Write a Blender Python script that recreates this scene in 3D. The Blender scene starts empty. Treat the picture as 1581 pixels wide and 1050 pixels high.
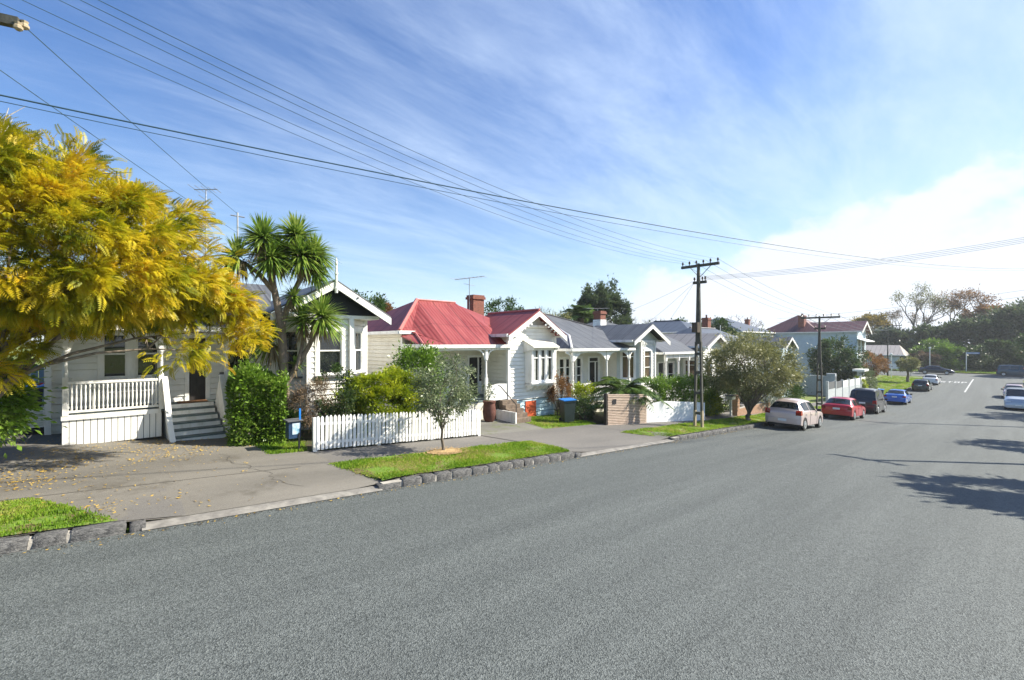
import bpy, math, random
import numpy as np
from mathutils import Vector, Matrix
random.seed(7); RNG = np.random.default_rng(11)
SC = bpy.context.scene
COL = SC.collection
R = math.radians

# ------------------------------------------------------------------ camera, sky, sun, exposure
cam = bpy.data.cameras.new('camera'); camo = bpy.data.objects.new('camera', cam); COL.objects.link(camo)
cam.sensor_width = 36; cam.lens = 680 / 1581 * 36; cam.shift_y = 5 / 1581; cam.shift_x = 0.5 / 1581
cam.clip_start = .05; cam.clip_end = 3000
camo.location = (0, 0, 2.7); camo.rotation_euler = (R(90), 0, R(48.2))
SC.camera = camo
SUN_EL = R(37); SUN_AZ = R(35)          # azimuth measured from +Y (down the street) towards +X
world = bpy.data.worlds.new('World'); SC.world = world; world.use_nodes = True
def build_world():
    nt = world.node_tree; N = nt.nodes; L = nt.links; N.clear()
    out = N.new('ShaderNodeOutputWorld'); bg = N.new('ShaderNodeBackground'); L.new(bg.outputs[0], out.inputs[0])
    sky = N.new('ShaderNodeTexSky'); sky.sky_type = 'NISHITA'; sky.sun_disc = False
    sky.sun_elevation = SUN_EL; sky.sun_rotation = SUN_AZ; sky.air_density = 1.15; sky.dust_density = .35; sky.ozone_density = 2.2
    tc = N.new('ShaderNodeTexCoord'); sep = N.new('ShaderNodeSeparateXYZ'); L.new(tc.outputs['Generated'], sep.inputs[0])
    def M(op, a, b=None, c=None):
        n = N.new('ShaderNodeMath'); n.operation = op
        for i, v in enumerate((a, b, c)):
            if v is None: continue
            if isinstance(v, (int, float)): n.inputs[i].default_value = v
            else: L.new(v, n.inputs[i])
        return n.outputs[0]
    def ramp(v, lo, hi, smooth=True):
        n = N.new('ShaderNodeMapRange'); n.interpolation_type = 'SMOOTHSTEP' if smooth else 'LINEAR'
        L.new(v, n.inputs[0]); n.inputs[1].default_value = lo; n.inputs[2].default_value = hi
        return n.outputs[0]
    x, y, z = sep.outputs
    zz = M('MAXIMUM', M('ADD', z, .12), .02)
    comb = N.new('ShaderNodeCombineXYZ'); L.new(M('DIVIDE', x, zz), comb.inputs[0]); L.new(M('DIVIDE', y, zz), comb.inputs[1])
    # high cirrus: long soft streaks on a flat cloud layer
    mp = N.new('ShaderNodeMapping'); L.new(comb.outputs[0], mp.inputs[0]); mp.inputs['Rotation'].default_value = (0, 0, R(8)); mp.inputs['Scale'].default_value = (1.0, .30, 1); mp.inputs['Location'].default_value = (.4, 2.2, 0)
    n1 = N.new('ShaderNodeTexNoise'); L.new(mp.outputs[0], n1.inputs['Vector']); n1.inputs['Scale'].default_value = 2.3; n1.inputs['Detail'].default_value = 12; n1.inputs['Roughness'].default_value = .66; n1.inputs['Distortion'].default_value = .35
    n2 = N.new('ShaderNodeTexNoise'); L.new(comb.outputs[0], n2.inputs['Vector']); n2.inputs['Scale'].default_value = .55; n2.inputs['Detail'].default_value = 4
    # cover thickens towards the sun's side of the sky
    sunside = M('ADD', M('MULTIPLY', x, math.sin(R(12))), M('MULTIPLY', y, math.cos(R(12))))
    cover = M('ADD', M('MULTIPLY', sunside, .34), M('MULTIPLY', M('SUBTRACT', n2.outputs[0], .5), .5))
    cir = M('MULTIPLY', ramp(M('ADD', n1.outputs[0], M('MULTIPLY', cover, .72)), .34, 1.06), .8)
    # low cumulus bank, billowed
    mp3 = N.new('ShaderNodeMapping'); L.new(tc.outputs['Generated'], mp3.inputs[0]); mp3.inputs['Scale'].default_value = (1, 1, 1.5); mp3.inputs['Location'].default_value = (.37, .1, .2)
    n3 = N.new('ShaderNodeTexNoise'); L.new(mp3.outputs[0], n3.inputs['Vector']); n3.inputs['Scale'].default_value = 5.5; n3.inputs['Detail'].default_value = 10; n3.inputs['Roughness'].default_value = .6
    top = M('MULTIPLY', ramp(sunside, .50, .95), .26)
    dens = M('SUBTRACT', M('ADD', top, M('MULTIPLY', M('SUBTRACT', n3.outputs[0], .5), .42)), z)
    cum = M('MULTIPLY', M('MULTIPLY', ramp(dens, -.01, .055), ramp(sunside, .42, .82)), .92)
    haze = M('MULTIPLY', M('POWER', M('SUBTRACT', 1, M('MINIMUM', M('MAXIMUM', z, 0), 1)), 6), .62)
    hs = N.new('ShaderNodeHueSaturation'); L.new(sky.outputs[0], hs.inputs['Color']); hs.inputs['Saturation'].default_value = 1.24; hs.inputs['Value'].default_value = .9; hs.inputs['Hue'].default_value = .512
    mix1 = N.new('ShaderNodeMix'); mix1.data_type = 'RGBA'; L.new(haze, mix1.inputs[0]); L.new(hs.outputs[0], mix1.inputs[6]); mix1.inputs[7].default_value = (3.3, 4.4, 5.8, 1)
    mix2 = N.new('ShaderNodeMix'); mix2.data_type = 'RGBA'; L.new(cir, mix2.inputs[0]); L.new(mix1.outputs[2], mix2.inputs[6]); mix2.inputs[7].default_value = (4.1, 4.95, 6.2, 1)
    mix3 = N.new('ShaderNodeMix'); mix3.data_type = 'RGBA'; L.new(cum, mix3.inputs[0]); L.new(mix2.outputs[2], mix3.inputs[6]); mix3.inputs[7].default_value = (4.7, 4.95, 5.4, 1)
    L.new(mix3.outputs[2], bg.inputs[0]); bg.inputs[1].default_value = .102
build_world()
sl = bpy.data.lights.new('sun', 'SUN'); sl.energy = 5.0; sl.angle = R(.53); sl.color = (1, .935, .81)
so = bpy.data.objects.new('sun', sl); COL.objects.link(so)
SUNV = Vector((math.sin(SUN_AZ) * math.cos(SUN_EL), math.cos(SUN_AZ) * math.cos(SUN_EL), math.sin(SUN_EL)))
so.rotation_euler = SUNV.to_track_quat('Z', 'Y').to_euler(); so.location = (20, 20, 40)
vs = SC.view_settings; vs.view_transform = 'Standard'; vs.look = 'None'; vs.exposure = 1.05; vs.gamma = 1; vs.use_curve_mapping = False

# ------------------------------------------------------------------ materials
def mat(name, color, rough=.7, var=.12, scale=6, bump=0, bscale=40, spec=.4, metal=0, color2=None, detail=5, coat=0, trans=0, stretch=(1, 1, 1), lo=.35, hi=.65):
    m = bpy.data.materials.new(name); m.use_nodes = True
    nt = m.node_tree; N = nt.nodes; L = nt.links; p = N['Principled BSDF']
    p.inputs['Roughness'].default_value = rough; p.inputs['Specular IOR Level'].default_value = spec; p.inputs['Metallic'].default_value = metal
    if coat: p.inputs['Coat Weight'].default_value = coat; p.inputs['Coat Roughness'].default_value = .05
    tc = N.new('ShaderNodeTexCoord'); mp = N.new('ShaderNodeMapping'); L.new(tc.outputs['Object'], mp.inputs[0]); mp.inputs['Scale'].default_value = stretch
    n = N.new('ShaderNodeTexNoise'); n.inputs['Scale'].default_value = scale; n.inputs['Detail'].default_value = detail; n.inputs['Roughness'].default_value = .6
    L.new(mp.outputs[0], n.inputs['Vector'])
    c2 = color2 or tuple(max(0, c * (1 - var * 1.6)) for c in color)
    c1 = color if color2 else tuple(min(1, c * (1 + var * .6)) for c in color)
    r = N.new('ShaderNodeValToRGB'); L.new(n.outputs[0], r.inputs[0])
    r.color_ramp.elements[0].position = lo; r.color_ramp.elements[0].color = (*c2, 1)
    r.color_ramp.elements[1].position = hi; r.color_ramp.elements[1].color = (*c1, 1)
    L.new(r.outputs[0], p.inputs['Base Color'])
    if bump:
        b = N.new('ShaderNodeBump'); b.inputs['Strength'].default_value = bump; b.inputs['Distance'].default_value = .02
        n2 = N.new('ShaderNodeTexNoise'); n2.inputs['Scale'].default_value = bscale; n2.inputs['Detail'].default_value = 4; L.new(mp.outputs[0], n2.inputs['Vector'])
        L.new(n2.outputs[0], b.inputs['Height']); L.new(b.outputs[0], p.inputs['Normal'])
    if trans:
        o = N['Material Output']; t = N.new('ShaderNodeBsdfTranslucent'); L.new(r.outputs[0], t.inputs[0]); ms = N.new('ShaderNodeMixShader'); ms.inputs[0].default_value = trans
        L.new(p.outputs[0], ms.inputs[1]); L.new(t.outputs[0], ms.inputs[2]); L.new(ms.outputs[0], o.inputs[0])
    return m

def leafmat(name, cols, rough=.45, trans=.35, scale=1.1, fine=9.0):
    """foliage: leaf-to-leaf colour taken from noise in object space (broad patches plus fine flecks)"""
    m = bpy.data.materials.new(name); m.use_nodes = True
    nt = m.node_tree; N = nt.nodes; L = nt.links; p = N['Principled BSDF']; p.inputs['Roughness'].default_value = rough; p.inputs['Specular IOR Level'].default_value = .35
    tc = N.new('ShaderNodeTexCoord')
    a = N.new('ShaderNodeTexNoise'); a.inputs['Scale'].default_value = scale; a.inputs['Detail'].default_value = 3; L.new(tc.outputs['Object'], a.inputs['Vector'])
    b = N.new('ShaderNodeTexNoise'); b.inputs['Scale'].default_value = fine; b.inputs['Detail'].default_value = 2; L.new(tc.outputs['Object'], b.inputs['Vector'])
    mx = N.new('ShaderNodeMath'); mx.operation = 'MULTIPLY_ADD'; L.new(b.outputs[0], mx.inputs[0]); mx.inputs[1].default_value = .75
    s = N.new('ShaderNodeMath'); s.operation = 'MULTIPLY'; L.new(a.outputs[0], s.inputs[0]); s.inputs[1].default_value = .75; L.new(s.outputs[0], mx.inputs[2])
    r = N.new('ShaderNodeValToRGB'); L.new(mx.outputs[0], r.inputs[0]); e = r.color_ramp.elements
    k = len(cols); pos = [.52 + .46 * i / (k - 1) for i in range(k)]
    e[0].position = pos[0]; e[0].color = (*cols[0], 1); e[1].position = pos[-1]; e[1].color = (*cols[-1], 1)
    for i in range(1, k - 1): q = e.new(pos[i]); q.color = (*cols[i], 1)
    L.new(r.outputs[0], p.inputs['Base Color'])
    o = N['Material Output']; t = N.new('ShaderNodeBsdfTranslucent'); L.new(r.outputs[0], t.inputs[0]); ms = N.new('ShaderNodeMixShader'); ms.inputs[0].default_value = trans
    L.new(p.outputs[0], ms.inputs[1]); L.new(t.outputs[0], ms.inputs[2]); L.new(ms.outputs[0], o.inputs[0])
    return m

def asphalt_mat(name, c_dark, c_light, patch, chip=140, bump=.6, stain=None, lanes=(.55, .12)):
    m = bpy.data.materials.new(name); m.use_nodes = True
    nt = m.node_tree; N = nt.nodes; L = nt.links; p = N['Principled BSDF']; p.inputs['Roughness'].default_value = .82; p.inputs['Specular IOR Level'].default_value = .35
    tc = N.new('ShaderNodeTexCoord')
    v = N.new('ShaderNodeTexVoronoi'); v.inputs['Scale'].default_value = chip; L.new(tc.outputs['Object'], v.inputs['Vector'])
    n = N.new('ShaderNodeTexNoise'); n.inputs['Scale'].default_value = 45; n.inputs['Detail'].default_value = 5; n.inputs['Roughness'].default_value = .8; L.new(tc.outputs['Object'], n.inputs['Vector'])
    sp = N.new('ShaderNodeSeparateColor'); L.new(v.outputs['Color'], sp.inputs[0])
    ad = N.new('ShaderNodeMath'); ad.operation = 'MULTIPLY_ADD'; L.new(sp.outputs[0], ad.inputs[0]); ad.inputs[1].default_value = .55
    ml = N.new('ShaderNodeMath'); ml.operation = 'MULTIPLY'; L.new(n.outputs[0], ml.inputs[0]); ml.inputs[1].default_value = .5; L.new(ml.outputs[0], ad.inputs[2])
    r = N.new('ShaderNodeValToRGB'); L.new(ad.outputs[0], r.inputs[0])
    r.color_ramp.elements[0].position = .18; r.color_ramp.elements[0].color = (*c_dark, 1); r.color_ramp.elements[1].position = .85; r.color_ramp.elements[1].color = (*c_light, 1)
    mp = N.new('ShaderNodeMapping'); L.new(tc.outputs['Object'], mp.inputs[0]); mp.inputs['Scale'].default_value = (*lanes, 1)
    n2 = N.new('ShaderNodeTexNoise'); n2.inputs['Scale'].default_value = 1.3; n2.inputs['Detail'].default_value = 7; n2.inputs['Roughness'].default_value = .6; L.new(mp.outputs[0], n2.inputs['Vector'])
    r2 = N.new('ShaderNodeValToRGB'); L.new(n2.outputs[0], r2.inputs[0]); r2.color_ramp.elements[0].position = .32; r2.color_ramp.elements[0].color = (*patch[0], 1); r2.color_ramp.elements[1].position = .68; r2.color_ramp.elements[1].color = (*patch[1], 1)
    mx = N.new('ShaderNodeMix'); mx.data_type = 'RGBA'; mx.blend_type = 'MULTIPLY'; mx.inputs[0].default_value = 1; L.new(r.outputs[0], mx.inputs[6]); L.new(r2.outputs[0], mx.inputs[7])
    last = mx.outputs[2]
    if stain:
        n3 = N.new('ShaderNodeTexNoise'); n3.inputs['Scale'].default_value = stain[1]; n3.inputs['Detail'].default_value = 6; n3.inputs['Roughness'].default_value = .7; L.new(tc.outputs['Object'], n3.inputs['Vector'])
        r3 = N.new('ShaderNodeMapRange'); L.new(n3.outputs[0], r3.inputs[0]); r3.inputs[1].default_value = stain[2]; r3.inputs[2].default_value = stain[2] + .16
        m3 = N.new('ShaderNodeMix'); m3.data_type = 'RGBA'; L.new(r3.outputs[0], m3.inputs[0]); L.new(last, m3.inputs[6]); m3.inputs[7].default_value = (*stain[0], 1); last = m3.outputs[2]
    L.new(last, p.inputs['Base Color'])
    b = N.new('ShaderNodeBump'); b.inputs['Strength'].default_value = bump; b.inputs['Distance'].default_value = .008; L.new(v.outputs['Distance'], b.inputs['Height']); L.new(b.outputs[0], p.inputs['Normal'])
    return m

def roof_mat(name, color, wear, pitch=.152):
    """corrugated iron: ribs run up the slope (UV.x is metres along the eave)"""
    m = bpy.data.materials.new(name); m.use_nodes = True
    nt = m.node_tree; N = nt.nodes; L = nt.links; p = N['Principled BSDF']; p.inputs['Roughness'].default_value = .5; p.inputs['Specular IOR Level'].default_value = .4
    uv = N.new('ShaderNodeUVMap'); sep = N.new('ShaderNodeSeparateXYZ'); L.new(uv.outputs[0], sep.inputs[0])
    def M(op, a, b=None):
        n = N.new('ShaderNodeMath'); n.operation = op
        for i, q in enumerate((a, b)):
            if q is None: continue
            if isinstance(q, (int, float)): n.inputs[i].default_value = q
            else: L.new(q, n.inputs[i])
        return n.outputs[0]
    s = M('SINE', M('MULTIPLY', sep.outputs[0], 2 * math.pi / pitch))
    seam = M('LESS_THAN', M('FRACT', M('DIVIDE', sep.outputs[0], .76)), .08)
    lap = M('LESS_THAN', M('FRACT', M('ADD', M('DIVIDE', sep.outputs[1], 2.4), .37)), .012)
    mp = N.new('ShaderNodeMapping'); L.new(uv.outputs[0], mp.inputs[0]); mp.inputs['Scale'].default_value = (2.2, .3, 1)
    n = N.new('ShaderNodeTexNoise'); n.inputs['Scale'].default_value = 2.2; n.inputs['Detail'].default_value = 6; L.new(mp.outputs[0], n.inputs['Vector'])
    r = N.new('ShaderNodeValToRGB'); L.new(n.outputs[0], r.inputs[0]); r.color_ramp.elements[0].position = .3; r.color_ramp.elements[0].color = (*color, 1); r.color_ramp.elements[1].position = .72; r.color_ramp.elements[1].color = (*wear, 1)
    mx = N.new('ShaderNodeMix'); mx.data_type = 'RGBA'; mx.blend_type = 'MULTIPLY'; L.new(M('MULTIPLY', M('MAXIMUM', seam, lap), .62), mx.inputs[0]); L.new(r.outputs[0], mx.inputs[6]); mx.inputs[7].default_value = (.25, .2, .2, 1)
    L.new(mx.outputs[2], p.inputs['Base Color'])
    b = N.new('ShaderNodeBump'); b.inputs['Strength'].default_value = .22; b.inputs['Distance'].default_value = .017; L.new(s, b.inputs['Height']); L.new(b.outputs[0], p.inputs['Normal'])
    return m

MT = {}
def build_materials():
    T = MT
    T['road'] = asphalt_mat('road_chipseal', (.031, .037, .036), (.172, .188, .181), ((.80, .81, .81), (1.08, 1.08, 1.07)), chip=78, bump=1.0, stain=((.088, .094, .091), .22, .60), lanes=(1.25, .035))
    T['path'] = asphalt_mat('path_asphalt', (.105, .10, .093), (.20, .19, .175), ((.78, .78, .77), (1.12, 1.1, 1.06)), chip=160, bump=.35)
    T['drive'] = asphalt_mat('drive_concrete', (.128, .12, .104), (.222, .21, .187), ((.70, .69, .67), (1.1, 1.08, 1.04)), chip=170, bump=.3, stain=((.10, .09, .072), .9, .55))
    T['mossdrive'] = asphalt_mat('drive_mossy', (.13, .125, .11), (.24, .23, .21), ((.65, .65, .62), (1.1, 1.1, 1.05)), chip=120, bump=.4, stain=((.10, .13, .03), 1.7, .52))
    T['channel'] = mat('channel_concrete', (.27, .255, .225), .85, color2=(.16, .15, .135), scale=5, bump=.3, bscale=90)
    T['joint'] = mat('joint_dirt', (.075, .068, .055), .95, var=.3, scale=20)
    T['stone'] = mat('basalt', (.20, .195, .185), .9, color2=(.055, .055, .055), scale=9, bump=1, bscale=28, detail=8)
    T['mortar'] = mat('mortar', (.40, .37, .32), .9, bump=.4)
    T['soil'] = mat('grass_soil', (.13, .22, .022), .95, color2=(.15, .12, .045), scale=2.4, bump=.6, bscale=60, lo=.42, hi=.56)
    T['garden'] = mat('garden_soil', (.075, .055, .035), .95, color2=(.05, .075, .02), scale=3, bump=.6)
    T['mulch'] = mat('mulch', (.52, .36, .17), .95, color2=(.28, .18, .08), scale=30, bump=.8)
    T['grass'] = leafmat('grass_blades', [(.08, .15, .010), (.16, .29, .018), (.23, .36, .028), (.33, .39, .06), (.45, .38, .15)], .5, .45, .9, 14)
    T['white'] = mat('white_paint', (.85, .84, .80), .5, color2=(.66, .64, .57), scale=5, stretch=(1, 1, .25), lo=.28, hi=.5)
    T['cream'] = mat('cream_boards', (.80, .77, .67), .55, color2=(.71, .67, .57), scale=2.4, stretch=(1, 1, .8), lo=.28, hi=.58)
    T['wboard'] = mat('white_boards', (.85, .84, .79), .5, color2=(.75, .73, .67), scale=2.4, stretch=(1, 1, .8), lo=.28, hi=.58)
    T['gboard'] = mat('pale_grey_boards', (.60, .64, .58), .55, color2=(.52, .55, .50), scale=2)  # pale grey paint; also paints shade onto the grey villa's left bay facet
    T['bboard'] = mat('blue_grey_boards', (.52, .61, .67), .6, color2=(.44, .53, .58), scale=1.2)
    T['bluebase'] = mat('pale_blue_base', (.55, .72, .76), .6, var=.08)
    T['glass'] = mat('window_glass', (.018, .022, .026), .03, var=.2, spec=.8, scale=.8)
    T['glassb'] = mat('brown_blind_glass', (.11, .07, .045), .06, var=.2, spec=.7, scale=.8)
    T['curtain'] = mat('curtain', (.55, .56, .53), .8, var=.2, scale=12, stretch=(1, 6, .1))
    T['redroof'] = roof_mat('red_iron', (.22, .034, .034), (.33, .08, .07))
    T['redcap'] = mat('red_ridge', (.50, .16, .14), .5, var=.1)
    T['greyroof'] = roof_mat('grey_iron', (.078, .083, .088), (.145, .148, .150))
    T['brownroof'] = roof_mat('taupe_iron', (.23, .215, .20), (.29, .27, .25))
    T['blueroof'] = roof_mat('slate_iron', (.06, .075, .10), (.085, .10, .13))
    T['maroon'] = roof_mat('maroon_iron', (.085, .032, .035), (.14, .06, .058))
    T['tanroof'] = roof_mat('tan_tiles', (.38, .33, .29), (.45, .40, .35), .3)
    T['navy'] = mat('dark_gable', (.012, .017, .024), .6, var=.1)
    T['darkdoor'] = mat('dark_door', (.03, .026, .024), .4, var=.2)
    T['tread'] = mat('stair_tread', (.12, .16, .16), .7, var=.2)
    T['step'] = mat('brown_step', (.20, .15, .11), .9, var=.25, bump=.4)
    T['mat'] = mat('door_mat', (.25, .12, .05), .95, var=.3, scale=60)
    T['brick'] = mat('brick', (.28, .10, .065), .85, color2=(.13, .06, .045), scale=14, bump=.4)
    T['tanbrick'] = mat('tan_brick', (.46, .27, .17), .85, color2=(.36, .20, .12), scale=10, bump=.4)
    T['clay'] = mat('clay_pot', (.13, .05, .035), .8, var=.2)
    T['batten'] = mat('weathered_timber', (.60, .47, .37), .8, color2=(.44, .33, .25), scale=4, stretch=(6, .6, 6))
    T['render'] = mat('white_render', (.82, .83, .83), .8, var=.06, bump=.3, bscale=25)
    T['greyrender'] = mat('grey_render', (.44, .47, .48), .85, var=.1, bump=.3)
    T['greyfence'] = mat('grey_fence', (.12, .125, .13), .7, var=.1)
    T['bluefence'] = mat('blue_fence', (.22, .30, .38), .7, var=.12, stretch=(1, 1, .2))
    T['orange'] = mat('orange_door', (.58, .11, .04), .55, var=.08)
    T['pole'] = mat('pole_concrete', (.085, .085, .068), .85, color2=(.05, .05, .042), scale=5, bump=.3)
    T['paletimber'] = mat('pole_timber_foot', (.36, .29, .19), .85, var=.15)
    T['insul'] = mat('insulator', (.06, .04, .035), .25, var=.1)
    T['wire'] = mat('wire', (.05, .10, .14), .6, var=.1)
    T['metal'] = mat('galvanised', (.35, .36, .37), .45, metal=.7, var=.1)
    T['binbody'] = mat('bin_green', (.020, .035, .032), .45, var=.1)
    T['binnavy'] = mat('bin_navy', (.018, .024, .045), .45, var=.1)
    T['binblue'] = mat('bin_lid', (.02, .20, .62), .4, var=.08)
    T['lbox'] = mat('letterbox_blue', (.02, .05, .11), .4, var=.2)
    T['lface'] = mat('letterbox_panel', (.66, .74, .80), .3, color2=(.10, .30, .42), scale=5)
    T['sgreen'] = mat('sign_yellow', (.62, .78, .02), .4, var=.05)
    T['sblue'] = mat('sign_blue', (.16, .26, .50), .4, var=.05)
    T['line'] = mat('road_paint', (.62, .62, .60), .7, color2=(.28, .28, .27), scale=6)
    T['bark'] = mat('bark_grey', (.24, .20, .155), .9, color2=(.12, .095, .07), scale=9, bump=1, bscale=26, stretch=(1, 1, .25))
    T['barkd'] = mat('bark_dark', (.10, .075, .055), .9, color2=(.05, .04, .03), scale=9, bump=.8, bscale=26, stretch=(1, 1, .3))
    T['barkw'] = mat('bark_pale', (.46, .43, .38), .85, color2=(.30, .26, .22), scale=8, bump=.7, bscale=22)
    T['barkc'] = mat('bark_cordyline', (.27, .215, .165), .9, color2=(.16, .125, .095), scale=12, bump=1, bscale=40, stretch=(1, 1, .5))
    T['yellow'] = leafmat('leaf_yellow', [(.09, .13, .006), (.24, .26, .008), (.48, .41, .012), (.64, .49, .018), (.66, .43, .025)], .45, .45, 1.2, 3.6)
    T['cordy'] = leafmat('leaf_cordyline', [(.06, .12, .02), (.15, .25, .035), (.27, .37, .06), (.44, .48, .13)], .4, .35, 1.4, 6)
    T['cordyd'] = leafmat('leaf_dead', [(.20, .15, .08), (.34, .27, .15)], .7, .2, 2, 8)
    T['hedge'] = leafmat('leaf_hedge', [(.06, .11, .014), (.12, .22, .022), (.20, .33, .04), (.33, .42, .10)], .35, .3, 1.6, 9)
    T['lime'] = leafmat('leaf_lime', [(.09, .15, .006), (.24, .32, .012), (.40, .45, .02), (.52, .52, .03)], .5, .3, 1.6, 8)
    T['dark'] = leafmat('leaf_dark', [(.035, .06, .02), (.06, .105, .03), (.11, .16, .045)], .45, .35, 1, 7)
    T['darkn'] = leafmat('leaf_evergreen', [(.045, .07, .035), (.08, .115, .05), (.13, .17, .07)], .5, .35, .5, 4)
    T['mid'] = leafmat('leaf_mid', [(.025, .05, .012), (.05, .10, .018), (.10, .16, .03)], .45, .3, 1, 7)
    T['olive'] = leafmat('leaf_olive', [(.05, .07, .03), (.11, .15, .06), (.22, .26, .13), (.36, .39, .24)], .4, .25, 2, 14)
    T['khaki'] = leafmat('leaf_khaki', [(.08, .09, .035), (.17, .18, .07), (.28, .28, .11), (.42, .40, .17)], .5, .3, .9, 9)
    T['brownl'] = leafmat('leaf_brown', [(.09, .06, .035), (.20, .14, .085), (.30, .23, .14)], .7, .25, 1.5, 9)
    T['silver'] = leafmat('leaf_silver', [(.15, .18, .14), (.30, .34, .29), (.50, .53, .48)], .5, .2, 2, 12)
    T['autumn'] = leafmat('leaf_autumn', [(.10, .09, .02), (.26, .20, .03), (.40, .28, .05)], .5, .3, .7, 5)
    T['russet'] = leafmat('leaf_russet', [(.12, .07, .03), (.27, .14, .05), (.36, .22, .08)], .6, .3, .8, 5)
    T['palm'] = leafmat('leaf_palm', [(.045, .085, .02), (.10, .17, .03), (.20, .27, .06)], .4, .3, 1, 6)
    T['litter'] = leafmat('leaf_litter', [(.30, .17, .04), (.55, .36, .06), (.66, .48, .12)], .7, .2, 3, 20)
    T['flower'] = mat('red_flower', (.55, .03, .03), .5, var=.1)
    T['pflower'] = mat('pale_flower', (.80, .70, .66), .5, var=.1)
    def paint(n, c, metal=.0): T[n] = mat(n, c, .28, var=.02, coat=.8, metal=metal)
    paint('car_pink', (.62, .50, .47), .25); paint('car_red', (.48, .012, .025)); paint('car_black', (.016, .014, .017)); paint('car_blue', (.012, .12, .52)); paint('car_dgreen', (.015, .03, .027))
    paint('car_silver', (.50, .55, .60), .3); paint('car_white', (.72, .74, .76)); paint('car_navy', (.012, .016, .032)); paint('car_teal', (.02, .06, .085)); paint('car_rose', (.50, .36, .36), .2)
    T['carglass'] = mat('car_glass', (.012, .018, .022), .04, var=.1, spec=.7)
    T['tyre'] = mat('tyre', (.018, .018, .018), .85, var=.2)
    T['rim'] = mat('alloy_rim', (.55, .56, .57), .3, metal=.8, var=.05)
    T['blackp'] = mat('black_plastic', (.02, .02, .022), .6, var=.1)
    T['taill'] = mat('tail_light', (.35, .012, .01), .2, var=.1, coat=.6)
    T['headl'] = mat('head_light', (.7, .72, .74), .1, var=.05)
    T['plate'] = mat('number_plate', (.74, .75, .76), .4, var=.03)
build_materials()

# ------------------------------------------------------------------ mesh helpers
class MB:
    """collects polygons in world space; build() links them as ONE mesh object"""
    def __init__(s): s.v = []; s.f = []; s.uv = None
    def add(s, vs, fs):
        o = len(s.v); s.v.extend([tuple(p) for p in vs]); s.f.extend([tuple(i + o for i in f) for f in fs]); return s
    def box(s, x0, x1, y0, y1, z0, z1):
        return s.add([(x0, y0, z0), (x1, y0, z0), (x1, y1, z0), (x0, y1, z0), (x0, y0, z1), (x1, y0, z1), (x1, y1, z1), (x0, y1, z1)],
                     [(3, 2, 1, 0), (4, 5, 6, 7), (0, 1, 5, 4), (1, 2, 6, 5), (2, 3, 7, 6), (3, 0, 4, 7)])
    def beam(s, a, b, w, h, up=(0, 0, 1)):
        a = Vector(a); b = Vector(b); d = (b - a).normalized(); up = Vector(up)
        sd = d.cross(up)
        if sd.length < 1e-5: sd = d.cross(Vector((1, 0, 0)))
        sd.normalize(); u = sd.cross(d); sd = sd * (w / 2); u = u * (h / 2)
        vs = [a - sd - u, a + sd - u, a + sd + u, a - sd + u, b - sd - u, b + sd - u, b + sd + u, b - sd + u]
        return s.add(vs, [(0, 1, 2, 3), (7, 6, 5, 4), (0, 4, 5, 1), (1, 5, 6, 2), (2, 6, 7, 3), (3, 7, 4, 0)])
    def tube(s, pts, rad, n=8, cap=True):
        pts = [Vector(p) for p in pts]; k = len(pts)
        if isinstance(rad, (int, float)): rad = [rad] * k
        rings = []; ref = None
        for i, p in enumerate(pts):
            d = (pts[min(i + 1, k - 1)] - pts[max(i - 1, 0)])
            if d.length < 1e-9: d = Vector((0, 0, 1))
            d.normalize()
            if ref is None: ref = Vector((1, 0, 0)) if abs(d.x) < .9 else Vector((0, 1, 0))
            a = (ref - d * ref.dot(d)).normalized(); b = d.cross(a); ref = a
            rings.append([p + (a * math.cos(2 * math.pi * j / n) + b * math.sin(2 * math.pi * j / n)) * rad[i] for j in range(n)])
        vs = [q for r in rings for q in r]; fs = []
        for i in range(k - 1):
            for j in range(n): fs.append((i * n + j, i * n + (j + 1) % n, (i + 1) * n + (j + 1) % n, (i + 1) * n + j))
        if cap: fs.append(tuple(range(n - 1, -1, -1))); fs.append(tuple((k - 1) * n + j for j in range(n)))
        return s.add(vs, fs)
    def lathe(s, c, prof, n=16, axis='Z'):
        """prof: list of (radius, height)"""
        vs = []; fs = []
        for (r, h) in prof:
            for j in range(n):
                a = 2 * math.pi * j / n; p = (r * math.cos(a), r * math.sin(a), h)
                if axis == 'X': p = (p[2], p[0], p[1])
                if axis == 'Y': p = (p[0], p[2], p[1])
                vs.append((c[0] + p[0], c[1] + p[1], c[2] + p[2]))
        for i in range(len(prof) - 1):
            for j in range(n): fs.append((i * n + j, i * n + (j + 1) % n, (i + 1) * n + (j + 1) % n, (i + 1) * n + j))
        fs.append(tuple(range(n - 1, -1, -1))); fs.append(tuple((len(prof) - 1) * n + j for j in range(n)))
        return s.add(vs, fs)
    def prism(s, poly, vec):
        """extrude a 3-D polygon along vec"""
        n = len(poly); vec = Vector(vec); a = [Vector(p) for p in poly]; b = [p + vec for p in a]
        return s.add(a + b, [tuple(range(n - 1, -1, -1)), tuple(range(n, 2 * n))] + [(i, (i + 1) % n, n + (i + 1) % n, n + i) for i in range(n)])
    def poly(s, pts): return s.add(pts, [tuple(range(len(pts)))])
    def build(s, name, m, parent=None, smooth=False, sharp=40, fix=True):
        me = bpy.data.meshes.new(name); off = rootloc(parent)
        me.from_pydata([(p[0] - off.x, p[1] - off.y, p[2] - off.z) for p in s.v], [], s.f); me.update()
        if fix: fix_normals(me)
        if smooth:
            me.shade_smooth(); me.set_sharp_from_angle(angle=R(sharp))
        return link(name, me, m, parent)
import bmesh
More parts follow.
